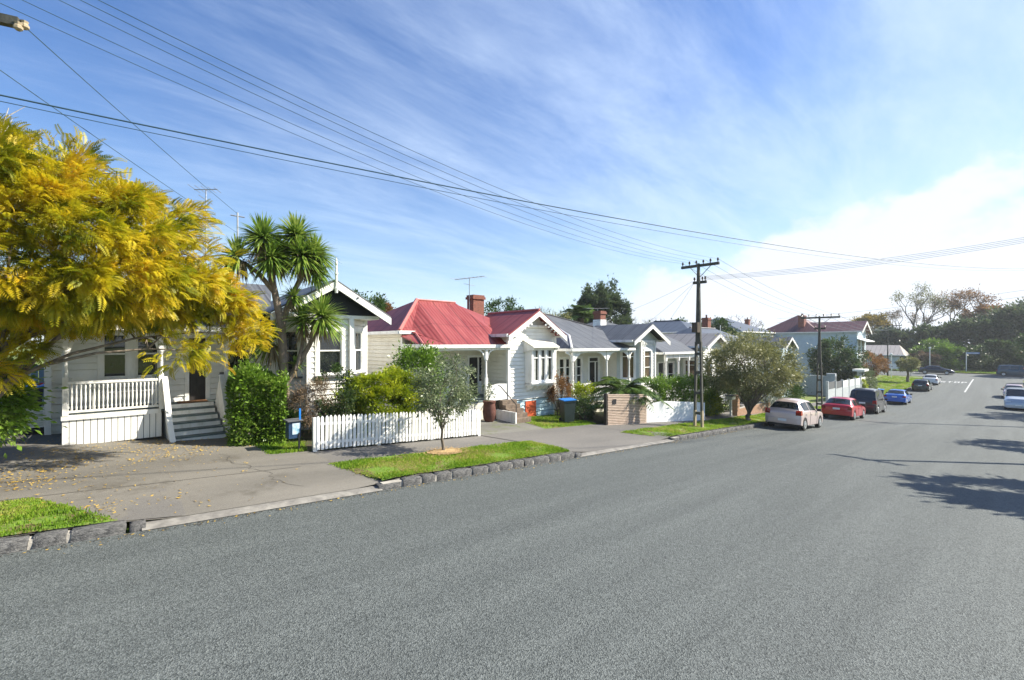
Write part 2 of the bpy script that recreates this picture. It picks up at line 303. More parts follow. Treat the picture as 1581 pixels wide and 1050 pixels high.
def fix_normals(me):
    bm = bmesh.new(); bm.from_mesh(me); bmesh.ops.recalc_face_normals(bm, faces=bm.faces); bm.to_mesh(me); bm.free()
def rootloc(p):
    v = Vector((0, 0, 0))
    while p is not None: v += p.location; p = p.parent
    return v
def link(name, me, m, parent=None):
    o = bpy.data.objects.new(name, me); COL.objects.link(o)
    if m is not None and len(me.materials) == 0: me.materials.append(MT[m] if isinstance(m, str) else m)
    if parent is not None: o.parent = parent
    return o
def tag(o, label=None, cat=None, group=None, kind=None):
    if label: o['label'] = label
    if cat: o['category'] = cat
    if group: o['group'] = group
    if kind: o['kind'] = kind
    return o
def thing(name, loc, label, cat, group=None):
    o = bpy.data.objects.new(name, None); COL.objects.link(o); o.location = loc; o.empty_display_size = .2
    return tag(o, label, cat, group)
def copy_tree(o, parent=None):
    c = o.copy(); COL.objects.link(c); c.parent = parent
    for ch in list(o.children): copy_tree(ch, c)
    return c
def npmesh(name, v, f, m, parent=None, smooth=False):
    """fast mesh from numpy arrays; f is (n,3) or (n,4)"""
    me = bpy.data.meshes.new(name); off = rootloc(parent)
    v = np.asarray(v, dtype=np.float32) - np.array(off, dtype=np.float32); f = np.asarray(f, dtype=np.int32); k = f.shape[1]
    me.vertices.add(len(v)); me.vertices.foreach_set('co', v.ravel())
    me.loops.add(f.size); me.loops.foreach_set('vertex_index', f.ravel())
    me.polygons.add(len(f)); me.polygons.foreach_set('loop_start', np.arange(0, f.size, k, dtype=np.int32)); me.polygons.foreach_set('loop_total', np.full(len(f), k, dtype=np.int32))
    me.update(calc_edges=True)
    if smooth: me.shade_smooth()
    return link(name, me, m, parent)

# ------------------------------------------------------------------ terrain
PY = [-90, -30, 0, 40, 50, 60, 75, 88, 103, 115, 140, 200, 600]; PZ = [5.5, 1.92, 0, -2.56, -3.1, -3.42, -3.5, -3.27, -3.0, -2.8, -2.3, -1.5, -1]
_W = np.linspace(-6, 6, 13)
def zr(y): return float(np.mean(np.interp(y + _W, PY, PZ)))
def sstep(t): t = min(1, max(0, t)); return t * t * (3 - 2 * t)
XK, XR = -8.5, 1.9
def rise(x):
    d = XK - x
    if d > 0: return .13 + .03 * min(d, 8) + .0 * d
    if x > XR: return .13 + .05 * min(x - XR, 12)
    return 0
def drive_w(y):
    w = 0
    for a, b in ((.15, 4.0), (10.2, 15.8)): w = max(w, sstep((y - a + .25) / .4) * sstep((b + .25 - y) / .4))
    return w
def zg(x, y):
    b = 1 - sstep((y - 98) / 4.5)
    r = rise(x) * b
    if -10.4 < x < XK + .01: r -= drive_w(y) * .10 * (1 - (XK - x) / 1.9) if x > XK - 1.9 else 0
    if y > 115.2: r = .12 + .02 * min(y - 115, 60)
    return zr(y) + r
def gsheet(name, xs, ys, dz, m, kind='structure', parent=None, zf=None):
    zf = zf or zg; v = []; f = []; ny = len(ys)
    for x in xs:
        for y in ys: v.append((x, y, zf(x, y) + dz))
    for i in range(len(xs) - 1):
        for j in range(ny - 1): f.append((i * ny + j, (i + 1) * ny + j, (i + 1) * ny + j + 1, i * ny + j + 1))
    o = npmesh(name, v, f, m, parent, smooth=True)
    if kind: o['kind'] = kind
    return o
def qsheet(name, c, n, k, dz, m, kind='structure', parent=None, wob=0):
    """sheet over the quad c (four x,y corners), draped on the terrain"""
    v = []; f = []; c = [Vector(p) for p in c]
    for i in range(n + 1):
        for j in range(k + 1):
            s, t = i / n, j / k; p = (c[0] * (1 - s) + c[1] * s) * (1 - t) + (c[3] * (1 - s) + c[2] * s) * t
            if wob and (i in (0, n) or j in (0, k)): p = p + Vector((random.uniform(-wob, wob), random.uniform(-wob, wob)))
            v.append((p.x, p.y, zg(p.x, p.y) + dz))
    for i in range(n):
        for j in range(k): f.append((i * (k + 1) + j, (i + 1) * (k + 1) + j, (i + 1) * (k + 1) + j + 1, i * (k + 1) + j + 1))
    o = npmesh(name, v, f, m, parent, smooth=True)
    if kind: o['kind'] = kind
    return o
def span(a, b, s): n = max(1, int(round((b - a) / s))); return [a + (b - a) * i / n for i in range(n + 1)]

def grass_patch(name, c, n, hmin, hmax, label, dz=0.0, m='grass', lean=.5):
    """uncountable blades over a quad"""
    c = [np.array(p) for p in c]; s = RNG.random((n, 1)); t = RNG.random((n, 1))
    p = (c[0] * (1 - s) + c[1] * s) * (1 - t) + (c[3] * (1 - s) + c[2] * s) * t
    bare = np.sin(p[:, 0] * 5.3 + 1.3 * np.sin(p[:, 1] * 2.1)) + np.sin(p[:, 1] * 3.7 + 2 * np.sin(p[:, 0] * 2.9)); p = p[RNG.random(n) < np.clip(1.25 - .75 * np.clip(bare, 0, 2), .12, 1)]; n = len(p)
    p = p + RNG.normal(size=p.shape) * .035; p[:, 0] = np.where((p[:, 0] > -8.56) & (p[:, 0] < -8), -8.58 - RNG.random(n) * .05, p[:, 0])
    z = np.array([zg(a, b) for a, b in p]) + dz
    h = RNG.uniform(hmin, hmax, n) * (.6 + .8 * (np.sin(p[:, 0] * 3.1 + np.sin(p[:, 1] * 1.7) * 2) * .5 + .5)); w = RNG.uniform(.004, .009, n) * (1 + .06 * np.hypot(p[:, 0], p[:, 1]))
    a = RNG.uniform(0, 2 * math.pi, n); le = RNG.uniform(0, lean, n) * h; la = RNG.uniform(0, 2 * math.pi, n)
    v = np.zeros((n, 3, 3)); v[:, 0] = np.c_[p[:, 0] - np.cos(a) * w, p[:, 1] - np.sin(a) * w, z]; v[:, 1] = np.c_[p[:, 0] + np.cos(a) * w, p[:, 1] + np.sin(a) * w, z]
    v[:, 2] = np.c_[p[:, 0] + np.cos(la) * le, p[:, 1] + np.sin(la) * le, z + h]
    o = npmesh(name, v.reshape(-1, 3), np.arange(n * 3).reshape(-1, 3), m)
    return tag(o, label, 'grass', kind='stuff')

def build_ground():
    xs = [-300, -200, -150] + span(-120, -12, 4) + [-10.5, -9.2, -8.55, -8.45, -6, -3, 0, 1.6, 1.88, 1.95, 2.6] + span(4, 120, 4) + [150, 200, 300]
    ys = [-120] + span(-90, 96, 2) + [97, 98, 99, 100, 101, 102, 103, 104, 108, 112, 114.8, 115, 115.3, 116] + span(118, 220, 4) + [300, 400]
    def zlow(x, y):
        z = zg(x, y)
        if XK - .06 < x < XR + .06: z = zr(y)
        return z
    gsheet('ground', xs, ys, -.07, 'soil', zf=zlow)
    crown = lambda x, y: zr(y) + .05 * (1 - ((x + 3.3) / 5.3) ** 2) * (1 - sstep((y - 95) / 6)) - .02
    gsheet('road', span(-8.37, 1.9, .85), span(-60, 103.5, 1.5), 0, 'road', zf=crown)
    gsheet('cross_street', span(-140, 140, 4), span(103.4, 115.1, 1.95), -.026, 'road', zf=lambda x, y: zr(y))
    gsheet('footpath', [-8.6, -9.4, -10.3, -11.0, -11.62], span(-40, 98, 1), -.012, 'path')
    qsheet('parking_apron', [(-11.6, -9), (-11.6, 3.2), (-17.5, 3.4), (-17.5, -9)], 12, 12, -.004, 'drive')
    qsheet('driveway_crossing', [(-8.58, .1), (-8.58, 4.0), (-11.65, 3.55), (-11.65, -6.5)], 8, 8, .004, 'drive')
    qsheet('driveway_crossing', [(-8.58, 10.2), (-8.58, 15.8), (-11.6, 14.9), (-11.6, 8.95)], 8, 8, .002, 'path')
    qsheet('side_driveway', [(-11.55, 8.95), (-11.55, 12.1), (-14.9, 12.6), (-14.9, 8.9)], 8, 8, .0, 'mossdrive')
    qsheet('front_lawn', [(-11.6, 12.1), (-11.6, 15.2), (-14.2, 15.4), (-14.2, 12.6)], 6, 6, .005, 'soil')
    qsheet('garden_bed', [(-11.6, 3.3), (-11.6, 8.9), (-14.2, 8.9), (-14.2, 3.3)], 8, 8, .004, 'garden')
    qsheet('garden_bed', [(-11.8, 15.4), (-11.8, 30), (-14.2, 30), (-14.2, 15.4)], 8, 8, .004, 'garden')
    qsheet('side_driveway', [(-11.6, 24.3), (-11.6, 26.3), (-16, 26.3), (-16, 24.3)], 5, 5, .008, 'path')
    qsheet('side_driveway', [(-11.6, 34.5), (-11.6, 44), (-16, 44), (-16, 34.5)], 5, 5, .008, 'path')
    # thin concrete lip along the driveway mouths
    for a, b in ((.26, 3.98), (10.2, 15.75)):
        off = {-8.64: .032, -8.52: .034, -8.40: .018, -8.34: -.004}
        gsheet('gutter_lip', [-8.64, -8.52, -8.40, -8.34], span(a, b, .4), 0, 'channel', zf=lambda x, y: zr(y) + off[x])
    # slab joints and a wandering crack across the apron
    def groove(name, pts, w):
        mb = MB()
        for i in range(len(pts) - 1):
            a_ = Vector((*pts[i], 0)); b_ = Vector((*pts[i + 1], 0)); d_ = (b_ - a_).normalized(); n_ = Vector((-d_.y, d_.x, 0)) * w / 2
            mb.poly([(q.x, q.y, zg(q.x, q.y) + .0095) for q in (a_ - n_, b_ - n_, b_ + n_, a_ + n_)])
        tag(mb.build(name, 'joint', fix=False), kind='structure')
    for x_ in (-10.3,): groove('slab_joint', [(x_, -4 + .25 * i) for i in range(30 if x_ < -11 else 29)], .013)
    cr = [(-9.1, 2.7)]
    for i in range(26): cr.append((cr[-1][0] - random.uniform(.08, .16), cr[-1][1] + random.uniform(-.14, .12)))
    groove('crack', cr, .009)
    # verges
    V = {'A': [(-8.62, -14), (-8.62, -.05), (-10.22, -1.0), (-10.22, -14)],
         'B': [(-8.62, 4.15), (-8.62, 10.05), (-10.2, 9.9), (-10.25, 3.6)],
         'C': [(-8.62, 15.95), (-8.62, 33.5), (-10.2, 33.5), (-10.0, 14.6)],
         'D': [(-8.62, 34.2), (-8.62, 97), (-10.3, 97), (-10.3, 34.2)]}
    lab = {'A': 'short grass on the verge at the left edge beside the stone kerb', 'B': 'bright green grass on the verge around the young tree', 'C': 'bright green grass on the verge around the power pole', 'D': 'green grass on the far verge beside the parked cars'}
    num = {'A': 9000, 'B': 34000, 'C': 34000, 'D': 26000}
    for k, c in V.items():
        if k == 'A': c2 = [(-8.62, -3.2), (-8.62, -.05), (-10.22, -1.0), (-10.22, -3.2)]
        else: c2 = c
        qsheet('verge', c, 10, 40, .012, 'soil', wob=.06)
        g = [(a[0], a[1]) for a in c2]
        grass_patch('grass', g, num[k] if k != 'A' else 16000, .02, .055 if k != 'D' else .08, lab[k], dz=.008)
    grass_patch('grass', [(-11.65, 2.7), (-11.65, 3.5), (-13.2, 3.9), (-13.2, 2.6)], 5000, .03, .09, 'grass tuft around the blue letterbox and tree foot', dz=0)
    grass_patch('grass', [(-11.65, 12.2), (-11.65, 15.2), (-14.1, 15.3), (-14.1, 12.7)], 9000, .03, .08, 'grass around the blue lidded bin in front of red roofed house')
    grass_patch('grass', [(-20, 115.4), (6, 115.4), (6, 118.2), (-20, 118.2)], 7000, .05, .14, 'strip of grass across the far side of the junction')
    qsheet('verge', [(-30, 115.25), (40, 115.25), (40, 118.5), (-30, 118.5)], 20, 3, .012, 'soil')
    qsheet('front_lawn', [(-10.4, 66), (-10.4, 97), (-13.5, 97), (-13.5, 66)], 6, 10, .01, 'soil')
    grass_patch('grass', [(-10.4, 66), (-10.4, 97), (-13.5, 97), (-13.5, 66)], 12000, .04, .1, 'green lawn sloping beside the far parked cars')
    # mulch ring
    n = 26; mb = MB(); cx, cy = -10.05, 6.6
    mb.v.append((cx, cy, zg(cx, cy) + .075))
    for i in range(n):
        a = 2 * math.pi * i / n; r = random.uniform(.36, .5); x, y = cx + math.cos(a) * r * .75, cy + math.sin(a) * r * 1.25; mb.v.append((x, y, zg(x, y) + .03))
    mb.f = [(0, 1 + i, 1 + (i + 1) % n) for i in range(n)]
    tag(mb.build('mulch_ring', 'mulch', fix=False), 'pale straw mulch ring around the foot of the young tree', 'mulch', kind='stuff')
    def flecks(name, x, y, smin, smax, m, label, cat, dz=.01, zf=None):
        n = len(x); z = np.array([(zf or zg)(a, b) for a, b in zip(x, y)]) + dz; a = RNG.uniform(0, 6.28, n); q = RNG.uniform(smin, smax, n); v = np.zeros((n, 4, 3))
        for i, (dx, dy) in enumerate(((-1.5, 0), (0, -.6), (1.5, 0), (0, .6))): v[:, i] = np.c_[x + q * (dx * np.cos(a) - dy * np.sin(a)), y + q * (dx * np.sin(a) + dy * np.cos(a)), z + RNG.uniform(0, .014, n)]
        return tag(npmesh(name, v.reshape(-1, 3), np.arange(n * 4).reshape(-1, 4), m), label, cat, kind='stuff')
    a = RNG.uniform(0, 6.28, 700); r_ = np.abs(RNG.normal(size=700)) * .26 + .2; flecks('mulch_chips', -10.05 + np.cos(a) * r_ * .8, 6.6 + np.sin(a) * r_ * 1.3, .008, .022, 'mulch', 'loose straw chips scattered round the young tree', 'mulch', .04)
    y = RNG.uniform(-3, 34, 2600); flecks('gutter_grit', -8.32 + np.abs(RNG.normal(size=2600)) * .07, y, .004, .016, 'joint', 'dark grit and leaf scraps lying along the gutter', 'grit', .004, crown)
    y = RNG.uniform(-3, 34, 500); flecks('gutter_leaves', -8.31 + np.abs(RNG.normal(size=500)) * .12, y, .006, .02, 'litter', 'dry leaf scraps lying along the gutter', 'leaves', .006, crown)
    # painted markings
    mb = MB()
    ys_ = span(78.5, 101.5, 2.3)
    for i in range(len(ys_) - 1):
        mb.poly([(x, y, crown(x, y) + .012) for x, y in ((-3.36, ys_[i]), (-3.2, ys_[i]), (-3.2, ys_[i + 1]), (-3.36, ys_[i + 1]))])
    tag(mb.build('centre_line', 'line', fix=False), kind='structure')
    glyph = {'S': [(0, 0, 1, .18), (.7, 0, 1, .5), (0, .42, 1, .58), (0, .5, .3, 1), (0, .82, 1, 1)], 'T': [(.36, 0, .64, 1), (0, .82, 1, 1)], 'O': [(0, 0, 1, .18), (0, .82, 1, 1), (0, 0, .28, 1), (.72, 0, 1, 1)], 'P': [(0, 0, .28, 1), (0, .82, 1, 1), (0, .42, 1, .58), (.72, .42, 1, 1)]}
    mb = MB(); gx = -6.5
    for i, ch in enumerate('STOP'):
        for (a, b, c, d) in glyph[ch]:
            x0, x1 = gx + i * .75 + a * .55, gx + i * .75 + c * .55; y0, y1 = 92.4 + b * 2.4, 92.4 + d * 2.4
            mb.poly([(x, y, crown(x, y) + .012) for x, y in ((x0, y0), (x1, y0), (x1, y1), (x0, y1))])
    tag(mb.build('stop_marking', 'line', fix=False), kind='structure')
    # fallen leaves
    n = 3200; q = RNG.random((n, 2)); x = -8.7 - 6.5 * q[:, 0] ** .8; y = -4 + 7 * q[:, 1]
    near = RNG.random(n) < np.clip(1.15 - .32 * np.abs(y + 1.0), .1, 1) * .45; x, y = x[near], y[near]
    dc = np.array([(-12.6, -.7), (-13.2, .3), (-12.0, -1.2), (-13.9, .9), (-12.9, 1.3), (-11.2, -1.1), (-13.6, -.9), (-9.2, .1), (-12.3, .8)]); k_ = RNG.integers(0, len(dc), 900); sp_ = RNG.normal(size=(900, 2)) * np.array((.22, .38)); x = np.concatenate([x, dc[k_, 0] + sp_[:, 0]]); y = np.concatenate([y, dc[k_, 1] + sp_[:, 1]]); n = len(x)
    z = np.array([zg(a, b) for a, b in zip(x, y)]) + .012; a = RNG.uniform(0, 6.28, n); s = RNG.uniform(.007, .024, n)
    v = np.zeros((n, 4, 3))
    for i, (dx, dy) in enumerate(((-1.6, 0), (0, -.6), (1.6, 0), (0, .6))):
        v[:, i] = np.c_[x + s * (dx * np.cos(a) - dy * np.sin(a)), y + s * (dx * np.sin(a) + dy * np.cos(a)), z + RNG.uniform(0, .016, n)]
    tag(npmesh('fallen_leaves', v.reshape(-1, 3), np.arange(n * 4).reshape(-1, 4), 'litter'), 'yellow fallen leaves scattered over the parking apron', 'leaves', kind='stuff')
build_ground()

# ------------------------------------------------------------------ kerb of rough basalt blocks
def build_kerb():
    meshes = []
    for k in range(7):
        me = bpy.data.meshes.new('kerb_stone'); bm = bmesh.new(); bmesh.ops.create_cube(bm, size=1)
        bmesh.ops.subdivide_edges(bm, edges=bm.edges, cuts=2, use_grid_fill=True)
        for v in bm.verts:
            c = v.co.copy(); e = max(abs(c.x), abs(c.y), abs(c.z))
            m = sorted((abs(c.x), abs(c.y), abs(c.z)))
            if m[1] > .45: v.co *= .955
            v.co += Vector((random.uniform(-.06, .06), random.uniform(-.018, .018), random.uniform(-.035, .035)))
        bm.to_mesh(me); bm.free(); me.shade_smooth(); me.materials.append(MT['stone']); meshes.append(me)
    def run(name, x, y0, y1, rnd, taper0, taper1):
        root = bpy.data.objects.new(name, None); COL.objects.link(root); root.location = (x, y0, zr(y0)); tag(root, kind='structure')
        mb = MB()
        for i, yy in enumerate(span(y0 + .1, y1 - .4, 1.0)[:-1]):
            b = min(yy + 1.02, y1 - .4); mb.beam((x, yy, zr(yy) + .02), (x, b, zr(b) + .02), .14, .17)
        mb.build('mortar_bed', 'mortar', root)
        y = y0; i = 0
        while y < y1 - .15:
            l = min(random.uniform(.34, .66) * (1 if y < 40 else 1.6), y1 - y); g = .03
            h = .24
            o = bpy.data.objects.new('kerb_stone', random.choice(meshes)); COL.objects.link(o); o.parent = root
            zc = zr(y + l / 2) + .018
            if taper0 and i == 0: zc -= .04
            if taper1 and y + l > y1 - .1: zc -= .04
            o.location = Vector((x + random.uniform(-.012, .012), y + l / 2, zc)) - root.location
            o.scale = (.185, l - g, h); o.rotation_euler = (math.atan2(zr(y + l) - zr(y), l) + random.uniform(-.02, .02), random.uniform(-.03, .03), random.uniform(-.02, .02))
            y += l; i += 1
    run('kerb', -8.47, -14, .32, 0, False, True)
    run('kerb', -8.47, 3.9, 10.3, 0, True, True)
    run('kerb', -8.47, 15.7, 33.7, 0, True, False)
    run('kerb', -8.47, 33.7, 97, 0, False, False)
    run('kerb', 1.98, -10, 97, 0, False, False)
build_kerb()

# ------------------------------------------------------------------ building pieces
def W(p0, p1):
    p0 = Vector((p0[0], p0[1], 0)); p1 = Vector((p1[0], p1[1], 0)); d = p1 - p0; L = d.length; d.normalize(); n = Vector((d.y, -d.x, 0)); return p0, d, n, L
def boards(mb, p0, p1, z0, z1, openings=(), pitch=.17, top=None, proud=.038):
    """lapped weatherboards on the wall p0->p1 (outside on the right), real stepped profile, cut round openings and under a gable line"""
    p, d, n, L = W(p0, p1)
    rows = [z0]
    while rows[-1] + pitch < z1 - .01: rows.append(rows[-1] + pitch)
    rows.append(z1)
    for r in range(len(rows) - 1):
        a, b = rows[r], rows[r + 1]; br = sorted({a, b, *[q for o in openings for q in o[2:4] if a < q < b]})
        for i in range(len(br) - 1):
            za, zb = br[i], br[i + 1]; zm = (za + zb) / 2
            iv = [(0, L)]
            if top is not None:
                lo, hi = top(zm)
                if hi - lo < .02: continue
                iv = [(max(0, lo), min(L, hi))]
            for o in openings:
                if o[2] < zm < o[3]:
                    nv = []
                    for s, t in iv:
                        if o[1] <= s or o[0] >= t: nv.append((s, t)); continue
                        if o[0] > s: nv.append((s, o[0]))
                        if o[1] < t: nv.append((o[1], t))
                    iv = nv
            f = lambda z: proud * (1 - (z - a) / max(.05, pitch)) + .004
            for s, t in iv:
                if t - s < .01: continue
                q = lambda u, z, off: p + d * u + n * off + Vector((0, 0, z))
                zg_ = za
                if za == a and zb - za > .05:      # shadow groove under each lap
                    zg_ = za + .024; mb.add([q(s, za, -.03), q(t, za, -.03), q(t, zg_, -.03), q(s, zg_, -.03), q(s, za, .006), q(t, za, .006)], [(0, 1, 2, 3), (0, 1, 5, 4)])
                mb.add([q(s, zg_, f(zg_)), q(t, zg_, f(zg_)), q(t, zb, f(zb)), q(s, zb, f(zb)), q(s, zg_, -.03), q(t, zg_, -.03)], [(0, 1, 2, 3), (4, 5, 1, 0)])
def window(root, p0, p1, a, b, z0, z1, cols=1, sash=.55, glass='glass', frame='white', sill=True, casing=.11, name='window', curtain=False, mull=.05, sillmat=None, hood=False, depth=.05):
    """a framed window in the wall p0->p1 from a to b metres along it"""
    p, d, n, L = W(p0, p1); Q = lambda u, z, off: p + d * u + n * off + Vector((0, 0, z))
    mb = MB()
    def bar(u0, u1, za, zb, o0, o1):
        mb.add([Q(u0, za, o0), Q(u1, za, o0), Q(u1, zb, o0), Q(u0, zb, o0), Q(u0, za, o1), Q(u1, za, o1), Q(u1, zb, o1), Q(u0, zb, o1)], [(0, 1, 2, 3), (7, 6, 5, 4), (0, 4, 5, 1), (1, 5, 6, 2), (2, 6, 7, 3), (3, 7, 4, 0)])
    c = casing
    bar(a - c, a, z0 - .03, z1 + c, -.06, depth); bar(b, b + c, z0 - .03, z1 + c, -.06, depth); bar(a, b, z1, z1 + c, -.06, depth + .004); bar(a, b, z0 - .03, z0, -.06, depth - .004)
    cw = (b - a) / cols
    for i in range(1, cols): bar(a + cw * i - mull / 2, a + cw * i + mull / 2, z0, z1, -.055, depth - .012)
    for i in range(cols):   # sash stiles
        x0 = a + cw * i + (mull / 2 if i else 0); x1 = a + cw * (i + 1) - (mull / 2 if i < cols - 1 else 0)
        bar(x0, x0 + .035, z0, z1, -.05, .008); bar(x1 - .035, x1, z0, z1, -.05, .008)
        bar(x0 + .035, x1 - .035, z1 - .04, z1, -.05, .008); bar(x0 + .035, x1 - .035, z0, z0 + .06, -.05, .008)
        for sv in (sash if isinstance(sash, (list, tuple)) else [sash]):
            if sv: zs = z0 + (z1 - z0) * sv; bar(x0 + .035, x1 - .035, zs - .022, zs + .022, -.05, .012)
    f = mb.build(name, frame, root)
    for i in range(cols):
        g = MB(); x0 = a + cw * i + .01; x1 = a + cw * (i + 1) - .01
        g.poly([Q(x0, z0, -.035), Q(x1, z0, -.035), Q(x1, z1, -.035), Q(x0, z1, -.035)]); g.build('pane', glass, f, fix=False)
        if curtain:
            g = MB(); k = 8; w = (x1 - x0) * .42; xs_ = [x0 + .04 + w * j / k for j in range(k + 1)]
            for j in range(k): g.poly([Q(xs_[j], z0 + .03, -.030 + .006 * (j % 2)), Q(xs_[j + 1], z0 + .03, -.030 + .006 * ((j + 1) % 2)), Q(xs_[j + 1], z1 - .05, -.030 + .006 * ((j + 1) % 2)), Q(xs_[j], z1 - .05, -.030 + .006 * (j % 2))])
            g.build('curtain', 'curtain', f, fix=False)
    if sill:
        mb = MB(); bar(a - c - .05, b + c + .05, z0 - .09, z0 - .035, -.02, depth + .07); mb.build('sill', sillmat or frame, f)
    return f
def door(root, p0, p1, a, b, z0, z1, m='darkdoor', frame='white', fan=0, side=0):
    p, d, n, L = W(p0, p1); Q = lambda u, z, off: p + d * u + n * off + Vector((0, 0, z))
    def bar(mb, u0, u1, za, zb, o0, o1):
        mb.add([Q(u0, za, o0), Q(u1, za, o0), Q(u1, zb, o0), Q(u0, zb, o0), Q(u0, za, o1), Q(u1, za, o1), Q(u1, zb, o1), Q(u0, zb, o1)], [(0, 1, 2, 3), (7, 6, 5, 4), (0, 4, 5, 1), (1, 5, 6, 2), (2, 6, 7, 3), (3, 7, 4, 0)])
    mb = MB(); bar(mb, a, b, z0, z1, -.06, -.02)
    h = z1 - z0; w = b - a
    for (u, v, s, t) in ((.14, .1, .46, .42), (.54, .1, .86, .42), (.14, .5, .46, .92), (.54, .5, .86, .92)): bar(mb, a + w * u, a + w * s, z0 + h * v, z0 + h * t, -.02, -.008)
    dr = mb.build('door', m, root)
    mb = MB(); bar(mb, b - .1, b - .05, z0 + h * .46, z0 + h * .5, -.02, .03); mb.build('handle', 'metal', dr)
    mb = MB(); e = b + side
    bar(mb, a - .1, a, z0, z1 + fan + .1, -.06, .05); bar(mb, e, e + .1, z0, z1 + fan + .1, -.06, .05); bar(mb, a, e, z1 + fan, z1 + fan + .1, -.06, .054)
    if fan: bar(mb, a, e, z1, z1 + .05, -.06, .03)
    if side: bar(mb, b, b + .06, z0, z1, -.06, .03); bar(mb, b + .06, e, z0, z0 + h * .35, -.05, .01)
    mb.build('door_frame', frame, dr)
    if fan: g = MB(); g.poly([Q(a, z1 + .05, -.03), Q(e, z1 + .05, -.03), Q(e, z1 + fan, -.03), Q(a, z1 + fan, -.03)]); g.build('fanlight', 'glass', dr, fix=False)
    if side: g = MB(); g.poly([Q(b + .06, z0 + h * .35, -.03), Q(e, z0 + h * .35, -.03), Q(e, z1, -.03), Q(b + .06, z1, -.03)]); g.build('sidelight', 'glass', dr, fix=False)
    return dr
def roof(root, polys, m, name='roof', thick=.05):
    """slab roof faces with metre UVs (u along the eave, v up the slope)"""
    me = bpy.data.meshes.new(name); off = rootloc(root); v = []; f = []; uvs = []
    for poly in polys:
        P = [Vector(q) for q in poly]; nrm = Vector((0, 0, 0))
        for i in range(len(P)): a = P[i]; b = P[(i + 1) % len(P)]; nrm += Vector(((a.y - b.y) * (a.z + b.z), (a.z - b.z) * (a.x + b.x), (a.x - b.x) * (a.y + b.y)))
        nrm.normalize()
        if nrm.z < 0: P.reverse(); nrm = -nrm
        hdir = Vector((-nrm.y, nrm.x, 0))
        if hdir.length < 1e-4: hdir = Vector((1, 0, 0))
        hdir.normalize(); vdir = nrm.cross(hdir); o = len(v); k = len(P)
        v += [q - off for q in P] + [q - off - Vector((0, 0, thick)) for q in P]
        fs = [tuple(range(o, o + k)), tuple(range(o + 2 * k - 1, o + k - 1, -1))] + [(o + (i + 1) % k, o + i, o + k + i, o + k + (i + 1) % k) for i in range(k)]
        V = P + P
        for q in fs:
            f.append(q); uvs += [(V[i - o].dot(hdir), V[i - o].dot(vdir)) for i in q]
    me.from_pydata(v, [], f); l = me.uv_layers.new(name='UVMap')
    for i, q in enumerate(uvs): l.data[i].uv = q
    me.update(); return link(name, me, m, root)
def cap(parent, pts, m, r=.07, name='ridge_cap'):
    mb = MB(); mb.tube([Vector(p) + Vector((0, 0, .02)) for p in pts], r, 6); return mb.build(name, m, parent, smooth=True)
def gutter(root, pts, m='white', w=.12, h=.13, name='gutter', parent=None):
    mb = MB()
    for i in range(len(pts) - 1): mb.beam(pts[i], pts[i + 1], w, h)
    return mb.build(name, m, parent or root)
def post(root, x, y, z0, z1, m='white', s=.1, bracket=True, fancy=True):
    mb = MB(); mb.box(x - s / 2, x + s / 2, y - s / 2, y + s / 2, z0, z0 + .9); mb.lathe((x, y, 0), [(s * .42, z0 + .9), (s * .5, z0 + 1.0), (s * .36, z0 + 1.08), (s * .36, z1 - .55), (s * .55, z1 - .5), (s * .55, z1 - .45)], 10); mb.box(x - s / 2, x + s / 2, y - s / 2, y + s / 2, z1 - .45, z1)
    o = mb.build('verandah_post', m, root)
    if bracket:
        for sg in (-1, 1):
            mb = MB(); k = 8; prev = None   # pierced curved fretwork bracket
            for i in range(k):
                t0, t1 = i / k, (i + 1) / k
                c = lambda t: (y + sg * (s / 2 + .42 * t), z1 - .08 - .42 * (1 - math.sqrt(max(0, 1 - (1 - t) ** 2))) )
                (ya, za), (yb, zb) = c(t0), c(t1); w = .05 + .02 * (i % 2)
                mb.beam((x, ya, za), (x, yb, zb), .03, w)
            mb.beam((x, y + sg * s / 2, z1 - .04), (x, y + sg * (s / 2 + .46), z1 - .04), .032, .06)
            mb.build('bracket', m, o)
    return o
def gable(root, X, y0, y1, yc, ze, za, over=.45, board='white', infill='wboard', roofm='greyroof', back=-20, roofname='roof', drop=.22, infz=None, th=.05):
    """street-facing gable: two roof slopes running back along X, bargeboards, infill"""
    xf = X + over
    r = roof(root, [[(xf, y0, ze), (xf, yc, za), (back, yc, za), (back, y0, ze)], [(xf, yc, za), (xf, y1, ze), (back, y1, ze), (back, yc, za)]], roofm, roofname, th)
    for (ya, yb) in ((y0, yc), (y1, yc)):
        mb = MB(); a = Vector((xf - .02, ya, ze)); b = Vector((xf - .02, yb, za)); dz = Vector((0, 0, -drop))
        lift = Vector((0, 0, -.012 - th))
        mb.prism([a + lift, b + lift, b + dz + lift, a + dz + lift], (.04, 0, 0)); mb.build('bargeboard', board, root)
    return r
